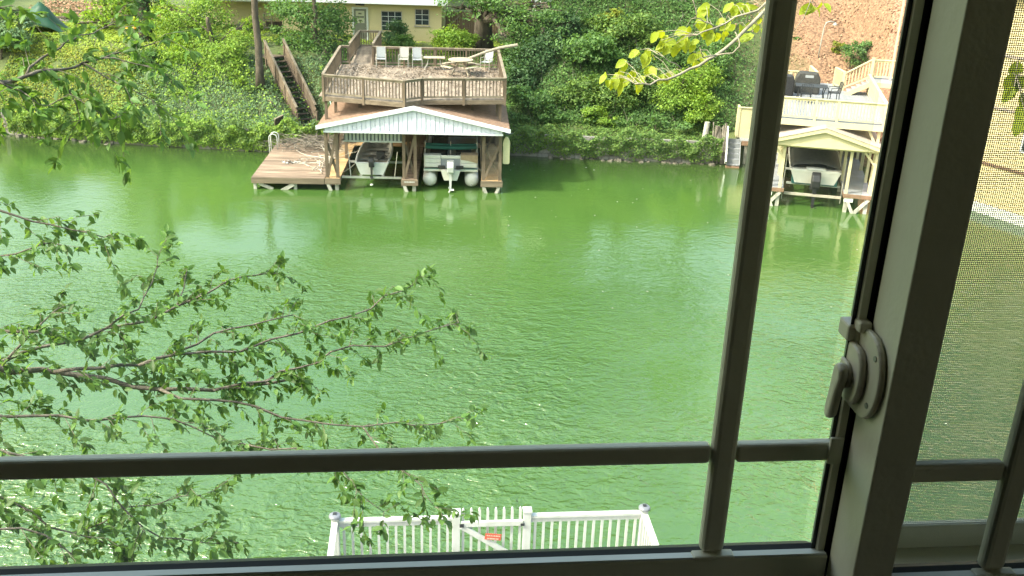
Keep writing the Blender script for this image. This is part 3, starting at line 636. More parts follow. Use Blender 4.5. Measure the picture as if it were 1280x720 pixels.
for a, b, fz in ((-4.03, -3.38, 1), (-.58, .13, 2), (3.04, 3.98, 3)):
    mb = MB(); y = -.02
    while y < 7.0: mb.box(a, b, y, y+.137, .545, .58+random.uniform(-.003, .003)); y += .145
    o = mb.build('walkway_boards', M['newplank'] if fz != 2 else M['dockplank'], bh); o['kind'] = 'stuff'
    fa = B(a-.03, b+.03, -.075, -.025, .30, .575).build('front_fascia', M['woodh'], bh)
    if fz == 2:
        lt = MB(); r_ = random.Random(8); x = a+.11
        while x < b-.12:
            w_ = r_.uniform(.018, .04); lt.box(x, x+w_, -.079, -.0752, .455, .495); x += w_+.016
        lt.build('lettering', M['trimwhite'], fa)
    B(a, a+.05, -.024, 7, .32, .544).build('side_fascia', M['wood'], bh); B(b-.05, b, -.024, 7, .32, .544).build('side_fascia', M['wood'], bh)
    for y in (.05, 3.5, 6.8):
        B(b-.24, b-.08, y, y+.16, -2.4, .30).build('pile', M['pile'], bh); B(a+.06, a+.2, y+.2, y+.36, -2.4, .30).build('pile', M['pile'], bh)
    MB().beam((a+.10, .0, .31), (a+.42, .0, -.5), .12, .14).build('pile_brace', M['pile'], bh)
    if fz == 3: MB().beam((b-.12, .0, .31), (b-.45, .0, -.5), .1, .12).build('pile_brace', M['pile'], bh)
B(-3.37, 3.03, 6.2, 7.1, .535, .575).build('back_walkway', M['newplank'], bh)
mb = MB(); x = -3.4
while x < 3.9: mb.box(x, x+.19, 7.12, 7.15, .5, 2.9); x += .2
o = mb.build('back_wall_boards', M['woodd'], bh); o['kind'] = 'stuff'
# gable: vertical siding boards with a real groove between them
ridge, eave, xe = 3.95, 2.99, 4.27
sl_ = (ridge-eave)/xe
x = -3.93; k = 0
while x < 3.93:
    x2 = min(x+.203, 3.93); x1 = x+.020
    zt = lambda q: ridge+.02-sl_*abs(q)
    xs_ = [x1, x2] if x1*x2 >= 0 else [x1, 0, x2]
    MB().prism([(x1, 2.86), (x2, 2.86)]+[(q, zt(q)) for q in reversed(xs_)], -.40-.016*(k % 2), -.37, 'y').build('siding_board', M['gable'], bh, bevel=.006, segs=1)
    x = x2; k += 1
MB().prism([(-3.93, 2.86), (3.93, 2.86), (3.93, zt(3.93)-.01), (0, zt(0)-.01), (-3.93, zt(3.93)-.01)], -.369, -.34, 'y').build('gable_backing', M['gable'], bh)
B(-3.97, 3.97, -.425, -.33, 2.775, 2.855).build('gable_trim', M['barge'], bh)
for s in (-1, 1):
    MB().prism([(0, ridge-.09), (0, ridge+.10), (s*(xe+.02), eave+.10), (s*(xe+.02), eave-.07)], -.53, -.47, 'y').build('barge_board', M['barge'], bh)
    v = [(0, -.468, ridge+.03), (s*xe, -.468, eave+.03), (s*xe, 6.6, eave+.03), (0, 6.6, ridge+.03)]
    rf = MB().add(v+[(p[0], p[1], p[2]-.05) for p in v], [(0, 1, 2, 3), (4, 7, 6, 5), (0, 4, 5, 1), (1, 5, 6, 2), (2, 6, 7, 3), (3, 7, 4, 0)]).build('roof', M['roof'], bh)
    rb = MB().box(-.018, .018, 0, math.hypot(xe, ridge-eave), 0, .028).mesh('rib')
    for k in range(23):
        o = piece('roof_rib', rb, M['roof'], rf, (0, -.40+k*.305, ridge+.031)); o.rotation_euler = (-math.atan(sl_), 0, -s*math.pi/2)
    B(min(s*(xe-.03), s*(xe+.02)), max(s*(xe-.03), s*(xe+.02)), -.469, 6.6, eave-.10, eave-.025).build('eave_board', M['wood'], bh)
for y in (.1, 3.5, 6.7): B(-3.93, 3.93, y-.06, y+.06, 2.781, 2.93).build('cross_beam', M['wood'], bh)
for x in PX: B(x-.05, x+.05, .161, 6.6, 2.60, 2.77).build('side_beam', M['woodd'], bh)
# ribbed white panel hung behind the left bay
B(-3.25, -.62, .95, .985, 2.10, 2.76).build('hanging_panel', M['slat'], bh)
rbm = B(-.05, .05, -.04, .03, 2.12, 2.75).mesh('panel_rib')
for k in range(15): piece('panel_rib', rbm, M['gable'], bh, (-3.13+k*.17, .918, 0)) if 0 else piece('panel_rib', rbm, M['gable'], bh, (-3.13+k*.17, .915, 0))
B(-3.27, -.60, .86, .99, 2.06, 2.118).build('panel_edge', M['barge'], bh)

# ------------------------------------------------------------------ deck on the boathouse roof
rd = thing('roof_deck', 'large weathered deck with baluster railing on top of the brown boathouse', 'deck', BW(0, 0, 4.17), BR)
FR = [(-4.05, .70), (-.40, -.40), (.35, .28), (4.05, .75)]
def yfront(x): return np.interp(x, [p[0] for p in FR], [p[1] for p in FR])
mb = MB(); x = -4.28
while x < 4.05:
    x2 = min(x+.14, 4.07); y0, y1 = float(yfront(x+.0)), float(yfront(x2))
    xa = -4.3
    mb.prism([(x, y0), (x2, y1), (x2, 9.15), (x, 9.15)], -.035, random.uniform(-.003, .003), 'z'); x += .146
y = 9.16
o = mb.build('floor_boards', M['deckfloor'], rd); o['kind'] = 'stuff'
mb = MB(); y = 9.16; k = 0
while y < 14.1: mb.box(-3.86, -2.6, y, y+.139, -.035+k*.006, k*.006); y += .145; k += 1
o = mb.build('walkway_boards', M['deckfloor'], rd); o['kind'] = 'stuff'
for (p, q) in zip(FR[:-1], FR[1:]):
    MB().beam((p[0], p[1]-.0, -.125), (q[0], q[1], -.125), .05, .175).build('rim_board', M['woodh'], rd)
    MB().beam((p[0], p[1]+.09, -.16), (q[0], q[1]+.09, -.16), .05, .12).build('rim_board', M['woodd'], rd)
MB().beam((4.05, .75, -.125), (3.95, 9.1, -.125), .05, .175).build('rim_board', M['woodh'], rd); MB().beam((-4.05, .7, -.125), (-4.3, 9.1, -.125), .05, .175).build('rim_board', M['woodh'], rd)
for y in (2.2, 4.3, 6.4, 8.6): B(-4.0, 3.9, y-.04, y+.04, -.19, -.04).build('joist', M['woodd'], rd)
for x, y, z in ((-3.98, .80, -1.6), (-3.7, 1.9, -1.3), (3.85, .95, -1.6), (3.75, 1.9, -1.3), (-2.6, 2.0, -.9), (2.6, 2.0, -.9), (-4.0, 5, -3.2), (3.85, 5, -3.2), (-4.0, 8.9, -3.4), (0, 8.9, -3.4), (3.85, 8.9, -3.4), (-3.8, 13.8, -1), (-2.7, 13.8, -1)):
    B(x-.06, x+.06, y-.06, y+.06, z, -.036).build('support_post', M['wood'], rd)
kw = dict(rm=M['rail'], bm_=M['baluster'], pm=M['wood'], pz=-.26, pw=.10, h=.97, z0=0)
bl = railing(rd, FR[0], FR[1], sp=.15, posts=(.0, .5, 1.0), **kw)
kw['bal'] = bl
railing(rd, FR[1], FR[2], sp=.15, posts=(.98,), **kw); railing(rd, FR[2], FR[3], sp=.15, posts=(.5, 1.0), **kw)
railing(rd, (4.05, .85), (3.95, 9.1), sp=.155, posts=(.33, .66, 1.0), **kw)
railing(rd, (-4.07, .8), (-4.30, 9.1), sp=.155, posts=(.2, .4, .6, .8, 1.0), **kw)
railing(rd, (-2.62, 9.12), (3.9, 9.12), sp=.155, posts=(0, .25, .5, .75), **kw)
kw['bal'] = None; kw['pz'] = -.1
railing(rd, (-4.25, 9.14), (-3.85, 9.14), sp=.14, posts=(1.0,), **kw)
W2 = dict(kw); W2['z0'] = .12
railing(rd, (-3.84, 9.2), (-3.84, 14.1), sp=.2, posts=(.5, 1.0), **W2); railing(rd, (-2.63, 9.3), (-2.63, 14.1), sp=.2, posts=(.5, 1.0), **W2); railing(rd, (-3.8, 14.13), (-2.7, 14.13), sp=.13, **W2)
# leaf litter on the deck
RNG = np.random.default_rng(77)
n = 9500; xx = RNG.uniform(-4.0, 4.0, n); yy = RNG.uniform(.4, 9.0, n); keep = (yy > np.vectorize(yfront)(xx)+.1) & (RNG.uniform(size=n) < np.clip(.15+.75*(yy-2.2)/4, .12, .9)*(.55+.45*np.sin(xx*2+yy)*np.cos(yy*1.7)))
pts = np.stack([xx, yy, RNG.uniform(.006, .03, n)], 1)[keep]
v, f = leaves(pts, RNG.normal(size=pts.shape)*.3+np.array([0, 0, 1]), .10*RNG.uniform(.6, 1.4, len(pts)))
o = fast('leaf_litter', v, f, M['litter']); o.location = BW(0, 0, 4.17); o.rotation_euler = (0, 0, math.radians(BR)); tag(o, 'brown fallen leaves scattered over the roof deck floor', 'leaf litter', kind='stuff')
# things on the deck
DW = locx(BW(0, 0, 4.17), BR)
def chair(label, x, y, rz, m, grp, back=None):
    t = thing('patio_chair', label, 'chair', DW(x, y, .004), BR+rz, grp)
    for sx in (-.25, .25):
        MB().tube([(sx, -.26, 0), (sx, -.24, .62), (sx*1.0, .20, .62)], .018, 6).build('front_leg', M['patiowhite'], t)
        MB().tube([(sx*.95, .30, 0), (sx*.9, .20, .40), (sx*.88, .34, .98)], .018, 6).build('back_leg', M['patiowhite'], t)
    MB().box(-.235, .235, -.24, .24, .405, .43).build('seat', m, t, bevel=.008)
    MB().add([(-.215, .215, .46), (.215, .215, .46), (.215, .335, .97), (-.215, .335, .97), (-.215, .24, .46), (.215, .24, .46), (.215, .36, .97), (-.215, .36, .97)],
             [(0, 1, 2, 3), (7, 6, 5, 4), (0, 4, 5, 1), (1, 5, 6, 2), (2, 6, 7, 3), (3, 7, 4, 0)]).build('backrest', m, t)
    return t
G = 'patio chairs at the back railing of the roof deck'
chair('pale grey patio chair standing alone at the back railing, left of the pair', -2.15, 8.55, 4, M['mesh'], G)
chair('left chair of the close pair of cream patio chairs at the back railing', -.98, 8.6, -3, M['patiowhite'], G)
chair('right chair of the close pair of patio chairs, beside the white table', -.28, 8.6, 5, M['mesh'], G)
chair('pale chair in the right back corner of the roof deck behind the leaning log', 3.35, 8.35, -25, M['mesh'], G)
tb = thing('patio_table', 'low rectangular white patio table right of the paired chairs', 'table', DW(.62, 8.1, .004), BR+2)
B(-.55, .55, -.32, .32, .60, .635).build('tabletop', M['palewood'], tb, bevel=.01)
for sx in (-1, 1):
    for sy in (-1, 1): MB().tube([(sx*.30, sy*.22, .60), (sx*.34, sy*.24, .3), (sx*.52, sy*.28, 0)], .018, 6).build('leg', M['patiowhite'], tb)
pt = thing('picnic_table', 'round wooden picnic table with attached benches on the roof deck', 'table', DW(2.0, 6.9, .004), BR+12)
MB().lathe([(.001, .70), (.62, .70), (.64, .715), (.64, .745), (.62, .755), (.001, .755)], 20).build('tabletop', M['palewood'], pt)
for k in range(4):
    a = k*math.pi/2+.5; c, s = math.cos(a), math.sin(a)
    MB().beam((c*.12, s*.12, .69), (c*.62, s*.62, .02), .06, .08).build('leg', M['palewood'], pt)
    MB().beam((c*.25, s*.25, .40), (c*.98, s*.98, .40), .05, .08).build('bench_arm', M['wood'], pt)
    MB().beam((c*.9-s*.38, s*.9+c*.38, .45), (c*.9+s*.38, s*.9-c*.38, .45), .22, .04).build('bench', M['palewood'], pt)
lg = MB().tube([DW(1.95, 7.1, .60), DW(2.7, 7.3, .86), DW(3.3, 7.6, 1.05), DW(4.0, 7.9, 1.22), DW(4.9, 8.2, 1.34)], [.055, .085], 8).build('leaning_log', M['palewood'])
tag(lg, 'long pale log leaning from the picnic table over the right deck railing', 'log')

# ------------------------------------------------------------------ wooden dock with brush
dc = thing('wooden_dock', 'wide weathered plank dock left of the boathouse, littered with sticks', 'dock', BW(-5.7, 0, 0), BR)
y = -.03; k = 0
while y < 7.6:
    xl = -1.62-.02*random.random(); B(xl, 1.63, y, y+.137, .545, .58+random.uniform(-.004, .004)).build('plank', M['dockplank'], dc); y += .1455; k += 1
B(-1.66, 1.62, -.085, -.035, .30, .565).build('front_fascia', M['woodh'], dc); B(-1.67, -1.62, -.03, 7.6, .32, .544).build('side_fascia', M['wood'], dc)
for x, y in ((-1.52, .0), (.28, .05), (-1.5, 3.5), (.5, 3.5), (-1.5, 6.8), (.5, 6.8)): B(x-.07, x+.07, y, y+.14, -2.4, .30).build('pile', M['pile'], dc)
MB().beam((-1.35, .06, .26), (-.72, .06, .0), .10, .14).build('cross_brace', M['pile'], dc); MB().beam((.25, .0, .28), (-.42, .0, -.12), .10, .16).build('cross_brace', M['pile'], dc)
ld = thing('dock_ladder', 'white looped ladder handrails at the left edge of the dock', 'ladder', BW(-7.33, 5.2, .3), BR)
for dy in (-.22, .22):
    MB().tube([(-.14, dy, -1.3), (-.14, dy, .85)]+[(-.14+.2*(1-math.cos(t))*1.0, dy, .85+.2*math.sin(t)) for t in np.linspace(.4, math.pi, 6)]+[(.26, dy, .28)], .026, 8).build('handrail', M['white'], ld, smooth=True)
for z in (-.9, -.6, -.3, 0): MB().tube([(-.14, -.22, z), (-.14, .22, z)], .02, 6).build('rung', M['white'], ld)
bdp = thing('board_screen', 'narrow brown upright board panel at the back left corner of the dock', 'panel', BW(-7.3, 6.9, .70), BR+76)
for k in range(4): B(-.5+k*.25, -.26+k*.25, -.02, .02, .02, 1.0+.01*k).build('board', M['woodd'], bdp)
B(-.52, .52, -.05, .05, 1.04, 1.09).build('cap_board', M['rail'], bdp); B(-.5, .5, .021, .06, .2, .3).build('cleat', M['woodd'], bdp)
# brush pile
RS = random.Random(44)
def stick(p, L_, a, r, rise=.1, nb=2, m=MB):
    mb = MB(); pts = []; x, y, z = p
    for i in range(6):
        pts.append((x, y, z)); a += RS.uniform(-.45, .45); x += math.cos(a)*L_/5; y += math.sin(a)*L_/5; z = max(.60, z+RS.uniform(-.5, 1)*rise*L_/5)
    mb.tube(pts, (r, r*.35), 5)
    for _ in range(nb):
        i = RS.randint(1, 4); q = pts[i]; b = a+RS.choice((-1, 1))*RS.uniform(.5, 1.1); l2 = L_*RS.uniform(.25, .5); pp = [q]
        for j in range(3): pp.append((pp[-1][0]+math.cos(b)*l2/3, pp[-1][1]+math.sin(b)*l2/3, max(.60, pp[-1][2]+RS.uniform(-.3, .8)*rise*l2))); b += RS.uniform(-.4, .4)
        mb.tube(pp, (r*.6, r*.2), 4)
    return mb
mb = MB()
for k in range(230):
    x = RS.uniform(-6.6, -4.0); y = RS.uniform(4.6, 8.2); s_ = stick((x, y, .60+RS.random()*.5*max(0, 1-abs(x+5)/2)), RS.uniform(.8, 2.0), RS.uniform(0, 6.28), RS.uniform(.012, .024), .25, 3); mb.add(s_.v, s_.f)
o = mb.build('brush_pile', M['stickd']); o.location = BO; o.rotation_euler = (0, 0, math.radians(BR)); tag(o, 'tangled pile of grey brush at the back of the dock', 'brush pile', kind='stuff')
spots = [(-4.35, .7, 1.4, 2.2), (-4.6, 1.5, 2.0, 1.9), (-4.9, 2.2, .7, 2.3), (-4.4, 2.6, 2.6, 2.2), (-5.2, 3.0, 1.1, 2.6), (-4.3, 3.3, 2.3, 1.7), (-5.6, 3.9, .5, 2.2), (-4.8, 4.2, 1.9, 2.4), (-5.0, 1.2, 1.2, 1.4),
         (-5.7, 2.0, .9, .9), (-4.2, 4.6, 2.0, 2.0), (-4.5, 3.8, .2, 1.2), (-5.4, 4.6, 1.6, 2.0), (-4.25, 1.9, 1.6, 2.0), (-6.0, 2.6, .1, .6), (-4.7, .5, 1.1, 1.0), (-5.3, 1.8, 2.0, 1.4), (-4.15, 2.2, 1.9, 1.6)]
for k, (x, y, a, l) in enumerate(spots):
    x = -4.15-(-4.15-x)*.75
    mb = stick((0, 0, .62+.06*(k % 4)), l*.9, a, .026, .16, 3); mb.v = [(p[0], p[1], p[2]-.6) for p in mb.v]
    o = mb.build('dead_branch', M['stick'], loc=BW(x, y, .6), rot=(0, 0, math.radians(BR)))
    tag(o, 'bleached bare branch lying among others on the dock beside the boathouse posts', 'branch', 'bleached branches strewn on the dock')
mb = MB()
for k in range(9): mb.box(-.25+k*.06, -.2+k*.06, -.12+.03*(k % 3), .05+.04*(k % 2), 0, .03+.01*(k % 2))
RNG = np.random.default_rng(5); pts = RNG.normal(size=(26, 3))*np.array([.28, .16, .02])+np.array([0, 0, .03])
v, f = leaves(pts, RNG.normal(size=(26, 3))*.4+np.array([0, 0, 1]), .2*RNG.uniform(.6, 1.3, 26), aspect=.7)
o = fast('paper_scraps', v, f, M['patiowhite']); o.location = BW(-5.85, 2.5, .585); tag(o, 'pale scraps lying in the middle of the plank dock', 'scraps', kind='stuff')
pb = MB().prism([(-.16, -.62)]+[(-.16, .25)]+[(.16*math.cos(t)*-1, .25+.37*math.sin(t)) for t in np.linspace(.25, math.pi-.25, 9)]+[(.16, .25), (.16, -.62), (.10, -.66), (-.10, -.66)], -.035, .035, 'y').build('hanging_board', M['paleyellow'], None, bevel=.02, loc=BW(4.16, .35, 1.95), rot=(0, 0, math.radians(BR)))
tag(pb, 'pale yellow round-topped board hung beside the right boathouse post', 'board')

# ------------------------------------------------------------------ aluminium jon boat
jb = thing('fishing_boat', 'open aluminium fishing boat with a black outboard in the left slip', 'boat', BW(-1.98, .55, .62), BR)
def hull(st, m, name, parent, th=.03):
    """st: (y, half beam bottom, half beam top, z bottom, z top)"""
    mb = MB(); v = []
    for y, b, t_, z0, z1 in st: v += [(-t_, y, z1), (-(b*.6+t_*.4), y, z0+(z1-z0)*.35), (-b, y, z0), (b, y, z0), ((b*.6+t_*.4), y, z0+(z1-z0)*.35), (t_, y, z1)]
    f = [(i*6+k, i*6+k+1, i*6+k+7, i*6+k+6) for i in range(len(st)-1) for k in range(5)]+[(0, 1, 2, 3, 4, 5)]+[tuple((len(st)-1)*6+k for k in (5, 4, 3, 2, 1, 0))]
    mb.add(v, f); o = mb.build(name, m, parent); s = o.modifiers.new('solid', 'SOLIDIFY'); s.thickness = th; s.offset = 1; return o
HS = [(0, .50, .72, .02, .56), (1.2, .55, .78, .0, .58), (2.4, .52, .76, .0, .62), (3.3, .40, .66, .06, .68), (3.9, .22, .50, .22, .74), (4.1, .14, .42, .36, .76)]
hu = hull(HS, M['hullgrey'], 'hull', jb)
hull([(y+(.04 if i == 0 else -.04 if i == 5 else 0), b*.93, t_*.95, z0+.035, z1-.03) for i, (y, b, t_, z0, z1) in enumerate(HS)], M['hullin'], 'liner', jb, .008)
for s in (-1, 1): MB().tube([(s*t_, y, z1) for y, b, t_, z0, z1 in HS], .05, 6).build('gunwale', M['hullgrey'], jb)
MB().tube([(-.72, 0, .56), (.72, 0, .56)], .03, 6).build('transom_cap', M['alum'], jb); MB().tube([(-.42, 4.1, .76), (.42, 4.1, .76)], .035, 6).build('bow_cap', M['alum'], jb)
for y in (1.35, 2.35, 3.25): B(-.66, .66, y-.16, y+.16, .36, .40).build('bench', M['alum'], jb)
B(-.40, .40, 3.45, 4.0, .62, .645).build('bow_deck', M['alum'], jb)
B(-.50, -.18, .25, .62, .06, .32).build('fuel_tank', M['dark'], jb, bevel=.03); B(.1, .55, .2, .75, .06, .42).build('battery_box', M['black'], jb, bevel=.03)
MB().tube([(.2, 1.1, .4), (.5, .9, .75), (.62, .6, .7)], .03, 6).build('seat_frame', M['black'], jb); B(.1, .5, 1.15, 1.5, .41, .75).build('folded_seat', M['dark'], jb, bevel=.05)
def outboard(parent, x, y, z, s, mc, ml):
    t = MB().prism([(-.19, .10), (-.22, .30), (-.16, .46), (.02, .52), (.16, .46), (.20, .28), (.14, .10)], -.12, .12, 'x')
    t.v = [(x+p[0]*s, y+p[1]*s-.12*s, z+p[2]*s) for p in t.v]; h = t.build('outboard_motor', mc, parent, bevel=.035*s, segs=3)
    MB().add([(x+a*s, y+b*s-.10*s, z+c*s) for a, b, c in [(-.055, -.09, .12), (.055, -.09, .12), (.055, .09, .12), (-.055, .09, .12), (-.03, -.08, -.55), (.03, -.08, -.55), (.03, .08, -.55), (-.03, .08, -.55)]],
             [(0, 1, 2, 3), (7, 6, 5, 4), (0, 4, 5, 1), (1, 5, 6, 2), (2, 6, 7, 3), (3, 7, 4, 0)]).build('motor_leg', ml, h)
    MB().lathe([(.01, -.24), (.05, -.16), (.055, .1), (.02, .2)], 10, (0, 0, 0), 'y').build('gearcase', ml, h, loc=(x, y-.10*s, z-.50*s))
    p = MB()
    for k in range(3):
        a = k*2.094; p.beam((0, 0, 0), (math.cos(a)*.12*s, .02, math.sin(a)*.12*s), .02, .08*s, up=(0, 1, .5))
    p.build('propeller', ml, h, loc=(x, y-.30*s, z-.50*s)); B(x-.13*s, x+.13*s, y-.06*s, y+.04*s, z-.02*s, z+.10*s).build('motor_bracket', mc, h)
    return h
outboard(jb, 0, -.08, .40, .95, M['black'], M['dark'])
MB().lathe([(.01, -.02), (.07, 0), (.07, .05), (.01, .07)], 10, (0, -.3, -.42)).build('skeg_fin', M['hullgrey'], jb)
lf = thing('boat_lift', 'galvanized cradle beams under the aluminium fishing boat', 'boat lift', BW(-1.98, .5, .5), BR)
for y in (-.12, 2.6): B(-1.36, 1.36, y, y+.09, -.02, .07).build('cradle_beam', M['alum'], lf)
for x in (-.5, .5): B(x-.06, x+.06, -.02, 3.4, .0701, .115).build('bunk', M['pile'], lf)
for x in (-.95, 1.05): MB().tube([(x, -.1, .07), (x*1.12, .1, 1.2)], .02, 6).build('guide_pole', M['alum'], lf)
# ------------------------------------------------------------------ pontoon boat
pn = thing('pontoon_boat', 'white pontoon boat with teal rolled cover and grey outboard in the right slip', 'boat', BW(1.63, .75, 0), BR)
for s in (-1, 1):
    po = MB().lathe([(.02, -.10), (.16, -.07), (.27, 0), (.325, .10), (.33, .3), (.33, 5.6), (.25, 6.1), (.02, 6.4)], 20, (s*.97, 0, .36), 'y').build('pontoon', M['alum'] if 0 else M['boatwhite'], pn, smooth=True)
    MB().lathe([(.01, -.16), (.035, -.15), (.035, -.06)], 8, (s*.97, 0, .18), 'y').build('drain_plug', M['alum'], po)
    B(s*.97-.05, s*.97+.05, .15, 5.8, .68, .78).build('riser', M['alum'], pn)
B(-1.25, 1.25, -.02, 6.3, .781, .90).build('platform', M['boatwhite'], pn, bevel=.02)
B(-1.22, 1.22, -.05, -.021, .905, .935).build('rub_strip', M['teal'], pn)
for a, b in ((-1.22, -.46), (.44, 1.22)):
    for k, (z0, z1) in enumerate(((.96, 1.16), (1.165, 1.36), (1.365, 1.53))):
        B(a, b, .02+.015*k, .42, z0, z1).build('seat_back', M['boatwhite'], pn, bevel=.035, segs=3)
B(-.455, .435, .10, .14, .905, 1.36).build('gate_panel', M['mesh'], pn); B(-.455, .435, .06, .16, 1.365, 1.52).build('top_cushion', M['boatwhite'], pn, bevel=.03)
for s in (-1, 1):
    B(s*1.235-.02, s*1.235+.02, .43, 6.1, .93, 1.50).build('side_panel', M['boatwhite'], pn); MB().tube([(s*1.235, .05, 1.53), (s*1.235, 6.1, 1.53)], .022, 6).build('side_rail', M['alum'], pn)
cv = MB().add([(.46, -.005, 1.34), (.80, -.02, 1.30), (1.24, 0, 1.18), (1.25, .0, 1.56), (.46, .0, 1.56), (.46, .45, 1.58), (1.25, .45, 1.58)], [(0, 1, 2, 3, 4), (4, 3, 6, 5)]).build('tan_cover', M['tancloth'], pn); sol = cv.modifiers.new('s', 'SOLIDIFY'); sol.thickness = .012
MB().tube([(-1.2, .62, 1.78), (-.4, .62, 1.75), (.4, .62, 1.75), (1.2, .62, 1.79)], .095, 10).tube([(-1.18, .70, 1.90), (0, .72, 1.86), (1.18, .70, 1.90)], .05, 8).build('rolled_cover', M['teal'], pn, smooth=True)
for x in (-1.2, -.02, 1.2): MB().tube([(x, .60, .95), (x, .62, 2.05)], .016, 6).build('cover_pole', M['alum'], pn)
MB().tube([(1.2, .6, 1.6), (1.15, 1.6, 2.4), (-1.15, 1.6, 2.4), (-1.2, .6, 1.6)], .016, 6).build('bimini_frame', M['alum'], pn)
for a, b, c, d in ((-1.0, -.3, 1.0, 1.9), (.2, .95, 1.2, 2.0), (-1.0, -.2, 3.0, 4.8)): B(a, b, c, d, .905, 1.42).build('lounge_seat', M['dark'], pn, bevel=.06)
B(-.9, -.2, 2.2, 2.6, .905, 1.85).build('helm_console', M['dark'], pn, bevel=.05)
pd = MB().prism([(-.46, .92), (.46, .92), (.30, .42), (-.30, .42)], -.30, -.05, 'y').build('motor_pod', M['boatwhite'], pn, bevel=.02)
for s in (-1, 1): B(s*.42-.17, s*.42+.17, -.20, -.055, .94, 1.08).build('rear_light_housing', M['dark'], pn, bevel=.03)
ob = outboard(pn, 0, -.38, .78, 1.32, M['motorgrey'], M['motorgrey'])
# ------------------------------------------------------------------ stairs up the bank
sp0 = Vector(BW(-6.45, 9.7, 1.0)); sp1 = Vector(BW(-8.25, 12.0, 3.95)); dv = sp1-sp0; hl = math.hypot(dv.x, dv.y)
st = thing('wooden_stairs', 'dark wooden stairs with board railings climbing the bank behind the dock', 'stairs', sp0, math.degrees(math.atan2(dv.y, dv.x))-90)
N_ = 12
for k in range(N_):
    B(-.50, .50, k*hl/N_-.02, k*hl/N_+.27, k*dv.z/N_+.02, k*dv.z/N_+.06).build('tread', M['woodd'], st)
for s in (-1, 1):
    MB().beam((s*.53, -.1, -.02), (s*.53, hl+.1, dv.z+.08), .05, .26).build('stringer', M['woodd'], st)
    MB().beam((s*.57, -.25, .82), (s*.57, hl+.1, dv.z+.98), .12, .05).build('handrail', M['rail'], st)
    MB().beam((s*.57, -.2, .50), (s*.57, hl+.1, dv.z+.60), .035, .30).build('side_board', M['wood'], st)
    MB().beam((s*.57, -.2, .20), (s*.57, hl+.1, dv.z+.30), .035, .18).build('side_board', M['wood'], st)
    for t in (-.12, .33, .66, 1.0): B(s*.57-.05, s*.57+.05, t*hl-.05, t*hl+.05, t*dv.z-.6, t*dv.z+.86).build('rail_post', M['wood'], st)
B(-.6, .6, hl, hl+1.3, dv.z-.02, dv.z+.05).build('landing', M['woodd'], st)
hs = MB().tube([BW(-5.2, 10.4, 2.2), BW(-4.7, 8.6, 1.5), BW(-4.2, 7.9, 1.5), BW(-4.0, 7.6, 1.8)], .025, 6).tube([BW(-5.3, 8.0, 1.0), BW(-4.6, 7.8, 1.6), BW(-4.1, 7.6, 2.0)], .022, 6).build('pale_hose', M['palerope'])
tag(hs, 'thin pale green lines strung beside the stairs and boathouse', 'rope')

for a, b, lab in (((-3.4, .4, .75), (-2.7, .7, 1.15), 'slack rope from the left walkway to the aluminium fishing boat'), ((3.1, .8, .9), (2.86, .95, 1.0), 'short rope tying the pontoon boat to the right walkway post')):
    A, Bq = Vector(BW(*a)), Vector(BW(*b)); o = MB().tube([A, A.lerp(Bq, .35)-Vector((0, 0, .10)), A.lerp(Bq, .7)-Vector((0, 0, .08)), Bq], .014, 5).build('mooring_rope', M['palewood']); tag(o, lab, 'rope')

# ------------------------------------------------------------------ cream boathouse on the right
RO, RR = (13.6, 42.2, 0), -12.7
QW = locx(RO, RR)
rb_ = thing('boathouse', 'cream boathouse with low gable over one covered boat slip, right of the thick window bar', 'boathouse', RO, RR)
for x in (-1.73, 1.13, 2.17):
    for y in (.07, 2.3, 4.5, 6.7): B(x-.06, x+.06, y-.06, y+.06, .87, 2.93).build('post', M['cream'], rb_)
for x in (-2.38,):
    for y in (.07, 3.5, 6.7): B(x-.06, x+.06, y-.06, y+.06, .87, 2.93).build('post', M['cream'], rb_)
MB().beam((2.13, .03, 2.25), (1.55, .03, 2.90), .05, .09).build('knee_brace', M['cream'], rb_); MB().beam((-1.78, .03, 2.3), (-2.3, .03, 2.90), .05, .09).build('knee_brace', M['cream'], rb_)
for a, b in ((-2.45, -1.56), (1.06, 2.26)):
    mb = MB(); y = 0
    while y < 7: mb.box(a, b, y, y+.137, .835, .87+random.uniform(-.002, .002)); y += .143
    o = mb.build('walkway_boards', M['greydeck'], rb_); o['kind'] = 'stuff'
    B(a-.02, b+.02, -.05, -.004, .70, .868).build('front_fascia', M['rusttrim'], rb_); B(a, a+.04, 0, 7, .65, .834).build('side_fascia', M['rusttrim'], rb_)
    for y in (.05, 3.4, 6.6):
        for x in (a+.14, b-.2): B(x-.08, x+.08, y, y+.16, -2.4, .70).build('pile', M['pile'], rb_)
    B(a+.04, a+.42, -.02, .2, .50, .69).build('pile_cap', M['trimwhite'], rb_)
    MB().beam((b-.12, .02, .68), (b-.75, .02, -.1), .10, .14).build('pile_brace', M['pile'], rb_); MB().beam((a+.2, .0, .5), (a+.62, .0, -.3), .10, .14).build('pile_brace', M['pile'], rb_)
rg, ev, xl, xr, xp = 3.72, 2.98, -2.62, 2.32, -.15
MB().prism([(xl+.1, 2.90), (xr-.1, 2.90), (xr-.1, ev+.06), (xp, rg-.02), (xl+.1, ev+.06)], -.30, -.26, 'y').build('gable_panel', M['cream'], rb_)
for s, xe in ((-1, xl), (1, xr)):
    MB().prism([(xp, rg-.10), (xp, rg+.08), (xe, ev+.10), (xe, ev-.06)], -.44, -.385, 'y').build('barge_board', M['cream'], rb_)
    MB().prism([(xp, rg+.082), (xp, rg+.115), (xe, ev+.135), (xe, ev+.102)], -.46, 7.2, 'y').build('roof', M['shingle'], rb_)
B(xl+.1, xr-.1, -.02, .12, 2.78, 2.899).build('header_beam', M['cream'], rb_)
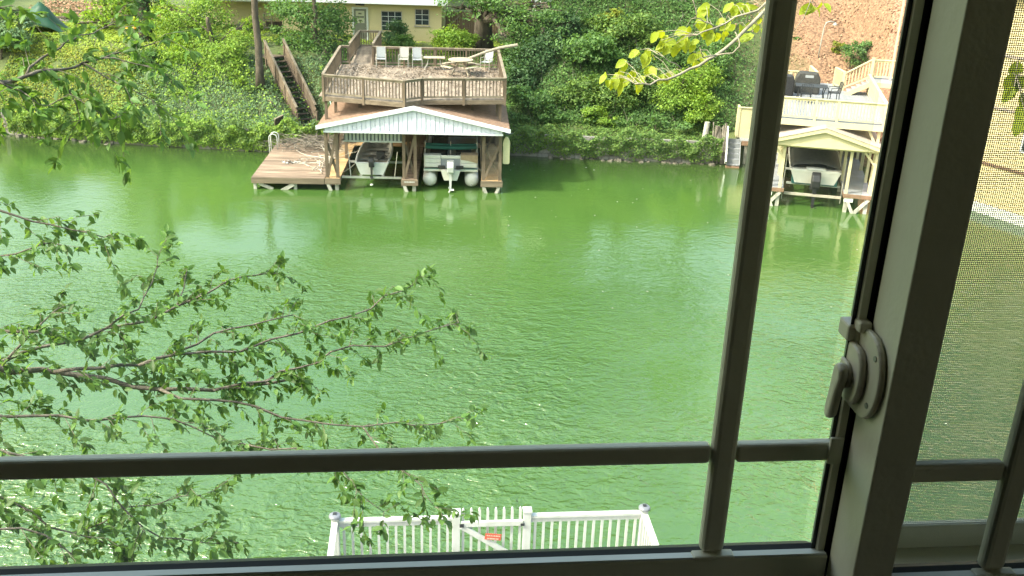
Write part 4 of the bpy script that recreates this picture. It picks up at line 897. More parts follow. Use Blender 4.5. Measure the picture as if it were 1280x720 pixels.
for y in (2.3, 4.5, 6.7): B(xl+.15, xr-.15, y-.05, y+.05, 2.935, 3.05).build('cross_beam', M['cream'], rb_)
mb = MB(); x = -2.4
while x < 2.2: mb.box(x, x+.19, 7.0, 7.04, .5, 2.9); x += .2
o = mb.build('back_wall_boards', M['woodd'], rb_); o['kind'] = 'stuff'
B(-1.5, 1.0, .35, .47, .50, .60).build('lift_beam', M['concrete'], rb_)
# upper deck of the cream boathouse
cd = thing('upper_deck', 'cream railed deck with grey floor above the cream boathouse', 'deck', QW(0, 0, 3.96), RR)
XL, XR, YB = -2.9, 2.25, 8.3
mb = MB(); x = XL
while x < XR-.01: mb.box(x, min(x+.139, XR), .3, YB, -.035, random.uniform(-.003, .003)); x += .145
o = mb.build('floor_boards', M['greydeck'], cd); o['kind'] = 'stuff'
B(XL-.02, XR+.02, .24, .29, -.26, -.005).build('rim_board', M['cream'], cd); B(XR+.003, XR+.05, .3, YB, -.26, -.005).build('rim_board', M['cream'], cd); B(XL-.05, XL-.003, .3, YB, -.26, -.005).build('rim_board', M['cream'], cd)
for x, y in ((XL+.1, .5), (XR-.1, .5), (XL+.1, 4.5), (XR-.1, 4.5), (XL+.1, 8), (XR-.1, 8)): B(x-.06, x+.06, y-.06, y+.06, -3.1, -.036).build('support_post', M['cream'], cd)
MB().beam((-2.6, .45, -.75), (-1.9, .45, -.1), .06, .1).build('knee_brace', M['cream'], cd); MB().beam((2.1, .45, -.95), (1.6, .45, -.1), .06, .1).build('knee_brace', M['cream'], cd)
kc = dict(rm=M['cream'], bm_=M['cream'], pm=M['cream'], pz=-.25, pw=.11, h=.96, z0=0, sp=.135)
bl = railing(cd, (XL, .3), (XR, .3), posts=(0, .435, .618, 1.0), **kc); kc['bal'] = bl
railing(cd, (XR, .4), (XR, 8.1), posts=(.5,), **kc); railing(cd, (XL, .4), (XL, 8.2), posts=(.5, 1), **kc)
railing(cd, (XL+.1, 7.55), (-.32, 7.55), posts=(.5, 1), **kc)
railing(cd, (-.30, 7.66), (-.52, 9.6), posts=(1,), **kc); railing(cd, (1.08, 8.3), (.76, 9.6), posts=(1,), **kc)
B(-.5, 1.0, 8.31, 10.2, -.06, -.005).build('ramp_to_bank', M['greydeck'], cd)
B(1.02, 1.14, 8.25, 8.37, -.2, .98).build('post', M['cream'], cd); B(2.29, 2.43, 8.22, 8.36, -3.5, 1.74).build('post', M['cream'], cd)
MB().beam((1.08, 8.3, .85), (2.34, 8.3, 1.66), .12, .05).build('stair_rail', M['cream'], cd); MB().beam((1.08, 8.3, .14), (2.34, 8.3, .80), .05, .08).build('stair_rail', M['cream'], cd)
for k in range(8):
    x = 1.2+k*.145; B(x-.02, x+.02, 8.28, 8.32, .22+(x-1.08)*.55, .80+(x-1.08)*.64).build('baluster', M['cream'], cd)
for k in range(5):
    B(1.25+k*.22, 1.55+k*.22, 7.25, 8.2, .11+k*.13, .15+k*.13).build('tread', M['greydeck'], cd)
MB().beam((1.15, 7.22, -.02), (2.30, 7.22, .62), .05, .22).build('stringer', M['cream'], cd)
B(2.30, 3.9, 7.2, 8.9, .64, .70).build('landing_floor', M['greydeck'], cd); B(2.30, 3.9, 7.15, 7.195, .48, .71).build('rim_board', M['cream'], cd)
for x in (2.5, 3.8):
    for y in (7.3, 8.8): B(x-.06, x+.06, y-.06, y+.06, -4.5, .639).build('support_post', M['cream'], cd)
kc.update(z0=.70, bal=bl)
railing(cd, (2.42, 8.3), (3.7, 8.3), posts=(1,), **kc); railing(cd, (3.8, 7.2), (3.8, 8.9), posts=(0, 1), **kc)
B(3.22, 3.30, 8.0, 8.08, .72, 5.9).build('flagpole_post', M['cream'], cd)
RDW = locx(QW(0, 0, 3.96), RR)
gl_ = thing('covered_grill', 'black covered grill behind the table on the cream deck', 'grill', RDW(-.75, 6.9, .005), RR)
MB().prism([(-.62, .0), (.62, .0), (.60, .75), (.45, 1.02), (-.42, 1.05), (-.6, .78)], -.32, .32, 'y').build('grill_cover', M['dark'], gl_, bevel=.08, segs=3); B(-.15, .25, -.335, -.321, .80, .93).build('cover_badge', M['mesh'], gl_)
g2_ = thing('covered_grill', 'second dark covered box at the left end of the cream deck', 'grill', RDW(-1.75, 6.0, .005), RR)
MB().prism([(-.35, 0), (.35, 0), (.33, .8), (.2, .98), (-.2, .98), (-.33, .8)], -.3, .3, 'y').build('grill_cover', M['black'], g2_, bevel=.07, segs=3)
itb = thing('iron_table', 'dark wrought iron patio table on the cream deck', 'table', RDW(-.65, 4.9, .005), RR)
B(-.75, .75, -.45, .45, .70, .73).build('tabletop', M['iron'], itb, bevel=.01)
for sx in (-.62, .62):
    for sy in (-.36, .36): MB().tube([(sx, sy, 0), (sx*.9, sy*.9, .4), (sx, sy, .70)], .025, 6).build('leg', M['iron'], itb)
def ironchair(label, x, y, rz):
    t = thing('iron_chair', label, 'chair', RDW(x, y, .005), RR+rz, 'dark iron chairs round the patio table')
    for sx in (-.23, .23):
        for sy in (-.22, .22): MB().tube([(sx, sy, 0), (sx*.92, sy*.92, .44)], .02, 6).build('leg', M['iron'], t)
    B(-.25, .25, -.24, .24, .44, .47).build('seat', M['iron'], t); mb = MB().tube([(-.24, .23, .47), (-.24, .32, .92), (0, .34, .97), (.24, .32, .92), (.24, .23, .47)], .02, 6)
    for k in range(5): mb.tube([(-.16+k*.08, .24, .47), (-.16+k*.08, .33, .94)], .01, 4)
    mb.build('backrest', M['iron'], t)
    for sx in (-.25, .25): MB().tube([(sx, .28, .70), (sx, -.2, .68), (sx, -.22, .45)], .016, 5).build('armrest', M['iron'], t)
ironchair('dark iron chair at the right end of the iron table', .42, 5.0, -80)
ironchair('dark iron chair on the near side of the iron table', -.9, 4.2, 180)
# covered runabout
rn = thing('runabout_boat', 'white runabout under a black mesh cover with a black outboard in the cream boathouse', 'boat', QW(-.20, .95, .90), RR)
hull([(0, .85, 1.06, .06, .60), (1.5, .9, 1.1, .0, .72), (3, .8, 1.1, .02, .86), (4.3, .5, .95, .2, .98), (5.2, .15, .5, .5, 1.05), (5.5, .03, .1, .9, 1.08)], M['boatwhite'], 'hull', rn)
for s in (-1, 1): MB().tube([(s*1.08, 0, .60), (s*1.13, 1.5, .72), (s*1.13, 3, .86), (s*.97, 4.3, .98), (s*.52, 5.2, 1.05)], .045, 6).build('rub_rail', M['boatwhite'], rn)
B(-1.05, 1.05, -.03, .35, .52, .68).build('rear_deck', M['boatwhite'], rn, bevel=.05); B(-.42, .42, -.10, .26, .681, .76).build('swim_step', M['trimwhite'], rn, bevel=.03)
v = []; NXc, NYc = 13, 10
for j in range(NYc):
    for i in range(NXc):
        a = -1+2*i/(NXc-1); y = .15+4.9*j/(NYc-1); hw = 1.12*(1-.0*j) if y < 3.2 else 1.12-.42*((y-3.2)/1.9)**1.5
        v.append((a*hw, y, .72+.035*y+(1-abs(a)**2.4)*(.16+.62*math.exp(-((y-2.1)/1.25)**2))+.02*math.sin(7*a+3*y)))
o = MB().add(v, [(j*NXc+i, j*NXc+i+1, (j+1)*NXc+i+1, (j+1)*NXc+i) for j in range(NYc-1) for i in range(NXc-1)]).build('mesh_cover', M['dark'], rn, smooth=True); sm_ = o.modifiers.new('s', 'SOLIDIFY'); sm_.thickness = .015
B(-1.0, 1.0, .02, .35, -.02, .28).build('stern_shadow_board', M['teal'], rn)  # dark board added as the shade under the stern
outboard(rn, .02, -.26, -.12, 1.6, M['black'], M['black'])
lf2 = thing('boat_lift', 'dark cradle under the covered runabout', 'boat lift', QW(-.2, .9, .78), RR)
for y in (.4, 3.0): B(-1.2, 1.2, y, y+.1, -.03, .05).build('cradle_beam', M['alum'], lf2)
for x in (-.6, .6): B(x-.06, x+.06, .2, 3.6, .051, .11).build('bunk', M['pile'], lf2)
for x in (-1.36, 1.22): MB().tube([(x, -.2, -.6), (x, -.2, 1.5)], .022, 6).build('guide_pole', M['pile'], lf2)
# steps, landing and cream wall at the water's edge
ws = thing('water_steps', 'grey steps with white side board going down to the water by the cream panel wall', 'steps', (11.15, 49.15, 0), -8)
for k in range(5): B(-.30, .32, k*.20, k*.20+.24, .10+k*.235, .14+k*.235).build('tread', M['greydeck'], ws); B(-.30, .32, k*.20+.2, k*.20+.22, .0+k*.235+.14, .10+k*.235+.235).build('riser', M['greydeck'], ws)
MB().beam((-.36, -.12, .25), (-.36, 1.0, 1.85), .07, .34).build('side_board', M['trimwhite'], ws); MB().beam((.35, -.0, .1), (.35, 1.0, 1.2), .04, .2).build('side_board', M['greydeck'], ws)
B(-.34, .36, -.1, .12, -.06, .06).build('bottom_sill', M['rusttrim'], ws)
B(.33, 3.6, .75, 1.9, 1.20, 1.26).build('landing', M['greydeck'], ws); B(.40, 3.6, .70, .745, 1.02, 1.25).build('landing_fascia', M['rusttrim'], ws)
for x in (.6, 1.8, 3.0): B(x, x+.14, .9, 1.04, -2, 1.199).build('pile', M['pile'], ws)
cw = thing('cream_panel_wall', 'solid cream panel wall standing on the grey landing by the water steps', 'wall', (11.5, 50.55, 1.26), -8)
B(.08, 2.3, 0, .06, .0, 1.52).build('panel', M['cream'], cw); B(-.03, .079, -.03, .9, .0, 1.55).build('side_panel', M['cream'], cw); B(-.05, 2.32, -.05, .11, 1.553, 1.60).build('cap', M['cream'], cw)
sp_ = thing('grey_stump', 'pair of grey weathered posts standing at the end of the stone wall', 'post', (9.9, 50.15, .75))
MB().tube([(-.12, 0, 0), (-.10, 0, .7), (-.05, .03, 1.35)], [.17, .15, .14], 9).build('post', M['pile'], sp_); MB().tube([(.32, .05, -.1), (.42, .05, .5), (.50, .08, 1.15)], [.13, .12, .10], 8).build('post', M['barkpale'], sp_)
rk = thing('tree_root_mass', 'brown rough root mass between the grey posts and the water steps', 'roots', (10.55, 49.95, .2))
mb = MB(); r_ = random.Random(3)
for k in range(26): x = r_.uniform(-.3, .45); mb.tube([(x, r_.uniform(-.1, .2), -.3), (x+r_.uniform(-.1, .1), .05, .6), (x+r_.uniform(-.15, .15), .3, r_.uniform(1.1, 1.9))], (r_.uniform(.05, .1), .03), 5)
mb.build('root', M['stickd'], rk)
gp = thing('gooseneck_pole', 'pale gooseneck pole with a small white head on the bare slope', 'pole', (17.05, 56.8, float(hh(17.05, 56.8))-.05), 0)
MB().tube([(0, 0, 0), (.05, 0, 1.0), (.10, 0, 1.75), (.18, 0, 2.0), (.40, 0, 2.08), (.66, 0, 2.02)], .035, 8).build('pole', M['patiowhite'], gp, smooth=True)
MB().lathe([(.02, .05), (.08, 0), (.13, -.10), (.12, -.13), (.02, -.12)], 12, (.68, 0, 1.99)).build('head', M['patiowhite'], gp)
# ------------------------------------------------------------------ yellow lake house at the right edge
YO, YR = (22.28, 40.77, 0), -60
yh = thing('lake_house', 'yellow lap sided lake house with a white base at the water, behind the insect screen', 'house', YO, YR)
HXL, HXR = -5.4, 9
mb = MB(); z = .46
while z < 9.7:
    mb.add([(HXL, .0, z), (HXR, .0, z), (HXR, .0, z+.185), (HXL, .0, z+.185), (HXL, -.028, z), (HXR, -.028, z), (HXR, -.006, z+.182), (HXL, -.006, z+.182)],
           [(4, 5, 6, 7), (0, 1, 5, 4), (7, 6, 2, 3), (0, 4, 7, 3), (1, 2, 6, 5)]); z += .185
o = mb.build('lap_siding', M['yellow'], yh); o['kind'] = 'stuff'
B(HXL, HXR, .001, 6.5, -2, 9.75).build('wall', M['yellow'], yh); B(HXL-.1, HXR+.1, -.14, -.03, -2, .44).build('base_wall', M['trimwhite'], yh)
for z in (2.17, 4.66, 6.9): B(HXL, HXR, -.06, -.0285, z, z+.11).build('trim_band', M['rusttrim'] if z == 2.17 else M['shingle'], yh)
B(HXL-.07, HXL+.1, -.07, -.029, .45, 9.7).build('corner_board', M['trimwhite'], yh)
for x0, z0 in ((-.95, 3.1), (2.2, 3.1), (-.95, 6.0), (2.2, 6.0)):
    wf = MB().box(x0, x0+.08, -.08, -.03, z0, z0+1.4).box(x0+1.12, x0+1.2, -.08, -.03, z0, z0+1.4).box(x0+.08, x0+1.12, -.08, -.03, z0, z0+.08).box(x0+.08, x0+1.12, -.08, -.03, z0+1.32, z0+1.4).build('window', M['trimwhite'], yh)
    B(x0+.08, x0+1.12, -.045, -.034, z0+.08, z0+1.32).build('pane', M['pane'], wf); B(x0+.08, x0+1.12, -.06, -.046, z0+.66, z0+.72).build('sash_bar', M['trimwhite'], wf)
MB().prism([(-.8, 9.76), (7.3, 9.76), (7.3, 9.9), (3.2, 12.2), (-.8, 9.9)], HXL-.5, HXR+.5, 'x').build('roof', M['shingle'], yh)

# crowns and branches, in world metres
TREES = [('leafy_tree', 'pale yellow green tree behind the lawn, left of the ivy covered trunk', 'tree', 'bright', (-25.3, 60.8, 4.29), 0.14, [(-24.63, 60.5, 5.6, 1.69, 1.35, 1.11), (-23.74, 60.2, 4.82, 0.96, 0.77, 0.71), (-25.92, 60.8, 4.82, 0.68, 0.55, 0.72), (-23.38, 60.5, 6.01, 1.06, 0.85, 0.81), (-25, 61, 8.5, 2.4, 2, 1.6)], 5200, 0.2, None, 0.8, 0.3, 0), ('ivy_trunk_tree', 'tall tree whose trunk is wrapped in dark ivy at the edge of the lawn', 'tree', 'dark', (-21.46, 57.0, 4.22), 0.3, [(-21.07, 57.0, 6.44, 0.72, 0.58, 0.76), (-21.5, 57.5, 13.5, 3.2, 3, 2.4), (-22.3, 58, 10.5, 1.8, 1.6, 1.3)], 3800, 0.2, None, 0.8, 0.3, 0), ('leafy_tree', 'bright feathery tree hanging over the slope left of the slim trunk', 'tree', 'bright', (-17.2, 55.6, 4.04), 0.13, [(-18.93, 56.5, 5.34, 1.63, 1.3, 1.23), (-17.52, 56.5, 6.0, 1.17, 0.94, 1.04), (-17.6, 55.2, 4.15, 1.7, 1.36, 1.03), (-19.31, 54.8, 3.59, 0.89, 0.71, 0.93), (-15.95, 53.8, 3.12, 1.23, 0.98, 1.01), (-17.68, 53.6, 2.75, 1.14, 0.91, 0.74), (-15.38, 54.5, 4.42, 0.79, 0.63, 0.92), (-20.24, 57.0, 6.12, 0.64, 0.51, 0.76), (-16.43, 54.2, 4.0, 0.97, 0.77, 0.83), (-18.23, 52.8, 2.1, 0.96, 0.76, 0.64), (-14.88, 52.9, 2.54, 0.61, 0.49, 0.64), (-15.26, 56.0, 5.52, 0.45, 0.36, 1.03)], 23000, 0.15, None, 0.8, 0.3, 0.25), ('slim_tree', 'slim dark trunk standing beside the foot of the stairs landing', 'tree', 'mid', (-13.95, 52.9, 2.59), 0.19, [(-13.5, 53.4, 12.2, 2.4, 2.2, 1.6), (-14.6, 52.8, 10.6, 1.6, 1.4, 1.0), (-12.2, 54, 11, 1.6, 1.5, 1.1)], 4200, 0.2, None, 0.8, 0.3, 0), ('leafy_tree', 'mid green tree growing in front of the yellow house beside the stairs', 'tree', 'mid', (-11.6, 56.6, 4.22), 0.13, [(-11.78, 57.0, 5.5, 1.55, 1.24, 1.24), (-12.63, 56.4, 4.22, 1.18, 0.95, 1.05), (-10.58, 57.5, 5.84, 0.92, 0.73, 1.06), (-10.84, 56.0, 3.89, 1.0, 0.8, 0.86), (-12.97, 55.6, 3.22, 0.63, 0.51, 0.57), (-13.65, 57.0, 4.78, 0.55, 0.44, 0.67), (-12.74, 57.4, 6.31, 1.37, 1.09, 0.77), (-9.99, 57.0, 4.58, 0.41, 0.33, 0.39), (-11, 57.2, 9.0, 2, 1.8, 1.4)], 13500, 0.17, None, 0.8, 0.3, 0), ('conical_shrub', 'dark green rounded conical shrub in front of the yellow house', 'shrub', 'dark', (-7.3, 60.4, 3.86), 0.06, [(-7.44, 60.2, 4.77, 0.63, 0.5, 0.71), (-7.57, 60.0, 4.32, 0.87, 0.69, 0.46), (-7.21, 60.3, 5.1, 0.39, 0.31, 0.4)], 4200, 0.12, None, 0.8, 0.3, 0), ('small_shrub', 'brighter leafy shrub at the foot of the dark conical shrub', 'shrub', 'mid', (-6.9, 59.4, 3.82), 0.04, [(-7.01, 59.3, 4.35, 0.62, 0.5, 0.35)], 1500, 0.13, None, 0.8, 0.3, 0), ('leafy_shrub', 'pale green leafy shrub behind the back railing left of the big trunk', 'shrub', 'bright', (-4.2, 59.6, 3.82), 0.06, [(-4.04, 59.2, 4.78, 1.04, 0.84, 0.6), (-3.08, 59.0, 4.61, 0.57, 0.45, 0.45), (-4.68, 59.4, 4.64, 0.57, 0.46, 0.4)], 4600, 0.15, None, 0.8, 0.3, 0), ('big_tree', 'big grey trunked tree behind the right end of the roof deck', 'tree', 'mid', (-2.1, 60.2, 3.84), 0.46, [(-3.51, 58.0, 6.54, 1.1, 0.88, 0.77), (-0.51, 57.5, 6.42, 1.19, 0.95, 0.77), (0.79, 57.0, 5.72, 1.18, 0.95, 0.96), (0.24, 56.5, 4.62, 1.0, 0.8, 0.67), (1.77, 57.5, 6.58, 1.09, 0.88, 0.77), (-2.4, 58.5, 7.32, 1.38, 1.11, 0.68), (-0.02, 56.8, 5.37, 0.82, 0.65, 0.57), (-1.45, 58.0, 6.87, 1.01, 0.81, 0.58), (2.24, 56.6, 5.56, 0.81, 0.65, 0.76), (1.07, 57.8, 6.92, 1.1, 0.88, 0.58), (-0.62, 57.0, 5.77, 0.73, 0.58, 0.43), (0.4, 57.0, 6.33, 1.54, 1.23, 0.86), (-0.82, 56.4, 5.22, 0.81, 0.65, 0.47), (2.26, 56.0, 4.76, 0.72, 0.58, 0.66), (-2, 61, 14, 4.6, 4.4, 3.4), (-5, 61, 11, 2.6, 2.4, 2), (1.5, 61, 11.5, 3, 2.8, 2.2), (-1, 60.5, 19, 4.2, 4, 3.2)], 38000, 0.17, None, 0.8, 0.3, 0), ('hillside_tree', 'dark feathery tree at the left of the shaded hillside, right of the big trunk', 'tree', 'dark', (1.2, 57.2, 4.08), 0.15, [(0.71, 55.8, 4.07, 1.35, 1.08, 1.04), (1.81, 56.6, 5.1, 1.18, 0.94, 0.95), (0.07, 54.6, 3.15, 0.98, 0.78, 0.84), (2.48, 57.4, 5.91, 1.01, 0.81, 0.86)], 9500, 0.18, None, 0.8, 0.3, 0), ('hillside_shrub', 'fresh green bush in the middle of the shaded hillside', 'shrub', 'mid', (3.3, 55.9, 4.05), 0.08, [(3.9, 55.2, 5.1, 1.24, 0.99, 0.56), (3.21, 55.0, 4.68, 0.8, 0.64, 0.47), (4.71, 55.0, 4.72, 0.71, 0.57, 0.42)], 3800, 0.19, None, 0.8, 0.3, 0), ('hillside_tree', 'mid green tree below the dark screened porch on the hill', 'tree', 'ivy', (4.6, 57.6, 5.23), 0.12, [(5.46, 57.0, 5.38, 1.19, 0.95, 0.86), (6.82, 57.4, 6.04, 1.19, 0.95, 0.67), (4.35, 58.0, 5.98, 0.65, 0.52, 0.58), (7.5, 56.6, 4.93, 1.0, 0.8, 0.67)], 7000, 0.18, None, 0.8, 0.3, 0), ('yellow_shrub', 'small yellow green shrub under the porch wall at top of the hill', 'shrub', 'yellowish', (3.75, 58.6, 5.88), 0.05, [(4.92, 58.4, 6.22, 0.6, 0.48, 0.24), (5.41, 58.4, 6.46, 0.46, 0.37, 0.24)], 900, 0.17, None, 0.8, 0.3, 0), ('hillside_shrub', 'wide soft green shrub mound in the lower middle of the hillside', 'shrub', 'ivy', (4.6, 53.6, 2.52), 0.08, [(5.27, 52.8, 2.87, 1.21, 0.97, 0.73), (3.77, 53.2, 3.09, 0.96, 0.76, 0.68), (6.57, 53.2, 3.4, 1.04, 0.83, 0.73), (2.62, 53.0, 2.57, 0.78, 0.63, 0.55)], 8500, 0.15, None, 0.8, 0.3, 0), ('hillside_shrub', 'feathery light green shrub left of the waterside steps', 'shrub', 'bright', (8.6, 53.2, 2.36), 0.08, [(8.89, 52.8, 3.42, 1.12, 0.89, 0.9), (8.17, 52.4, 2.74, 1.03, 0.82, 0.63), (9.98, 53.2, 3.94, 0.78, 0.62, 0.82)], 6800, 0.14, None, 0.8, 0.3, 0), ('hillside_shrub', 'yellowish bush above the grey stump at the wall end', 'shrub', 'bright', (10.2, 52.2, 1.74), 0.06, [(10.04, 51.8, 2.71, 0.64, 0.51, 0.62), (9.55, 51.5, 2.07, 0.59, 0.48, 0.4)], 2600, 0.14, None, 0.8, 0.3, 0), ('hillside_tree', 'tall dark green tree at the right of the hillside beside the bare slope', 'tree', 'mid', (8.4, 57.0, 4.93), 0.14, [(9.47, 56.0, 4.72, 1.17, 0.94, 0.85), (10.51, 55.2, 4.26, 0.98, 0.78, 0.94), (8.34, 55.6, 4.22, 0.99, 0.79, 0.75), (11.36, 54.4, 3.33, 0.62, 0.5, 0.84), (11.33, 56.4, 4.9, 0.82, 0.65, 0.76)], 8000, 0.17, None, 0.8, 0.3, 0), ('hillside_shrub', 'light green shrub with loose sprays right of the deck railing post', 'shrub', 'mid', (1.6, 53.4, 2.1), 0.06, [(1.06, 52.6, 2.34, 0.86, 0.69, 0.64), (0.18, 53.0, 2.66, 0.52, 0.42, 0.55), (1.85, 52.2, 1.84, 0.69, 0.55, 0.41)], 3600, 0.15, None, 0.8, 0.3, 0), ('hillside_shrub', 'pale green shrub below the yellow green backlit sprig', 'shrub', 'blue', (5.9, 55.0, 3.51), 0.06, [(7.14, 54.6, 3.73, 0.97, 0.78, 0.56), (6.26, 55.0, 4.16, 0.71, 0.57, 0.42), (8.13, 54.2, 3.48, 0.62, 0.49, 0.42)], 3400, 0.16, None, 0.8, 0.3, 0), ('hillside_shrub', 'bright leafy shrub low on the hillside above the ivy ledge', 'shrub', 'bright', (3.0, 52.4, 1.67), 0.05, [(4.07, 52.0, 1.96, 0.6, 0.48, 0.41), (4.84, 51.8, 1.77, 0.51, 0.41, 0.31)], 1700, 0.13, None, 0.8, 0.3, 0), ('small_plant', 'upright bright green seedling on the ivy ledge', 'plant', 'mid', (7.3, 51.1, 1.17), 0.03, [(7.29, 51.0, 1.94, 0.29, 0.24, 0.35), (7.68, 50.9, 1.68, 0.29, 0.24, 0.27), (6.98, 50.9, 1.44, 0.25, 0.2, 0.27)], 620, 0.14, None, 0.8, 0.3, 0), ('small_plant', 'low leafy plant on the ledge left of the grey stump', 'plant', 'mid', (9.0, 51.2, 1.2), 0.03, [(8.93, 51.0, 1.57, 0.42, 0.34, 0.22)], 420, 0.14, None, 0.8, 0.3, 0), ('hillside_shrub', 'grey and green shrub behind the deck stairs on the bare slope', 'shrub', 'mid', (18.6, 55.9, 4.17), 0.05, [(18.86, 55.6, 5.0, 0.54, 0.43, 0.56), (19.22, 55.8, 5.33, 0.4, 0.32, 0.42), (18.48, 56.0, 5.36, 0.4, 0.32, 0.38)], 2300, 0.13, None, 0.8, 0.3, 0), ('small_shrub', 'tiny yellow green shrub beside the white gooseneck pole', 'shrub', 'yellowish', (18.3, 57.3, 5.08), 0.03, [(18.14, 57.0, 5.12, 0.32, 0.26, 0.34)], 420, 0.14, None, 0.8, 0.3, 0), ('small_shrub', 'small green weed on the bare slope left of the gooseneck pole', 'shrub', 'mid', (16.5, 58.6, 5.71), 0.03, [(16.19, 58.4, 5.26, 0.28, 0.22, 0.25)], 320, 0.14, None, 0.8, 0.3, 0), ('leafy_shrub', 'pale feathery bush at the far left edge beside the green tarp', 'shrub', 'blue', (-29.6, 56.2, 3.16), 0.06, [(-28.8, 56.0, 4.43, 0.9, 0.72, 0.76), (-28.19, 56.6, 4.95, 0.55, 0.44, 0.57), (-30.02, 56.5, 4.55, 0.91, 0.73, 0.86), (-29.41, 57.0, 5.61, 0.73, 0.58, 0.57)], 5200, 0.16, None, 0.8, 0.3, 0), ('leafy_shrub', 'green bushes between the ivy covered trunk and the lawn edge', 'shrub', 'mid', (-20.3, 55.2, 3.63), 0.05, [(-20.53, 54.9, 3.76, 0.71, 0.57, 0.56), (-20.86, 54.4, 3.17, 0.89, 0.71, 0.47), (-19.26, 53.4, 2.52, 0.61, 0.49, 0.46)], 3400, 0.15, None, 0.8, 0.3, 0), ('yellow_tuft_plant', 'small plant topped with a sunlit yellow bloom left of the ivy covered trunk', 'plant', 'gold', (-22.3, 57.2, 4.22), 0.02, [(-21.9, 57.2, 5.43, 0.23, 0.18, 0.14)], 160, 0.14, None, 0.8, 0.3, 0), ('leafy_shrub', 'dark leaf clump added as shade in the gap between the stairs and the roof deck', 'shrub', 'dark', (-10.6, 55.2, 3.45), 0.06, [(-11.63, 54.6, 2.24, 0.63, 0.5, 0.66), (-11.12, 53.4, 1.47, 0.4, 0.32, 0.42), (-12.04, 55.4, 2.84, 0.63, 0.51, 0.47)], 3600, 0.14, None, 0.8, 0.3, 0), ('leafy_shrub', 'green shrub growing round the foot of the stairs', 'shrub', 'ivy', (-12.6, 51.4, 1.72), 0.05, [(-12.51, 51.0, 0.73, 0.42, 0.34, 0.36), (-13.08, 51.4, 1.18, 0.34, 0.27, 0.45), (-14.49, 52.0, 1.65, 0.6, 0.48, 0.45), (-14.17, 52.6, 2.27, 0.43, 0.35, 0.54)], 3200, 0.13, None, 0.8, 0.3, 0), ('hilltop_tree', 'hilltop tree above the porch, left of the others on the ridge', 'tree', 'mid', (2, 66, 8.98), 0.3, [(2, 66, 23.38, 4.4, 4, 5.4), (3.8, 65, 17.98, 3, 2.8, 4.0), (0, 66.5, 18.98, 3, 2.8, 4.0)], 5200, 0.5, None, 0.8, 0.3, 0), ('hilltop_tree', 'hilltop tree at the middle of the ridge', 'tree', 'dark', (7.5, 67, 9.59), 0.3, [(7.5, 67, 24.71, 4.4, 4, 5.67), (9.3, 66, 19.04, 3, 2.8, 4.2), (5.5, 67.5, 20.09, 3, 2.8, 4.2)], 5200, 0.5, None, 0.8, 0.3, 0), ('hilltop_tree', 'farthest right hilltop tree over the bare slope', 'tree', 'mid', (12.5, 68, 9.68), 0.3, [(12.5, 68, 22.64, 4.4, 4, 4.86), (14.3, 67, 17.78, 3, 2.8, 3.6), (10.5, 68.5, 18.68, 3, 2.8, 3.6)], 5200, 0.5, None, 0.8, 0.3, 0), ('hilltop_tree', 'tall tree behind the right end of the yellow house', 'tree', 'dark', (-7, 72, 4.7), 0.3, [(-7, 72, 19.82, 4.4, 4, 5.67), (-5.2, 71, 14.150000000000002, 3, 2.8, 4.2), (-9, 72.5, 15.2, 3, 2.8, 4.2)], 5200, 0.5, None, 0.8, 0.3, 0), ('hilltop_tree', 'tall tree behind the yellow house porch', 'tree', 'mid', (-12.5, 73, 5.16), 0.3, [(-12.5, 73, 18.84, 4.4, 4, 5.130000000000001), (-10.7, 72, 13.71, 3, 2.8, 3.8000000000000003), (-14.5, 73.5, 14.66, 3, 2.8, 3.8000000000000003)], 5200, 0.5, None, 0.8, 0.3, 0)]  # the dark clump between stairs and roof deck is added to stand for shade
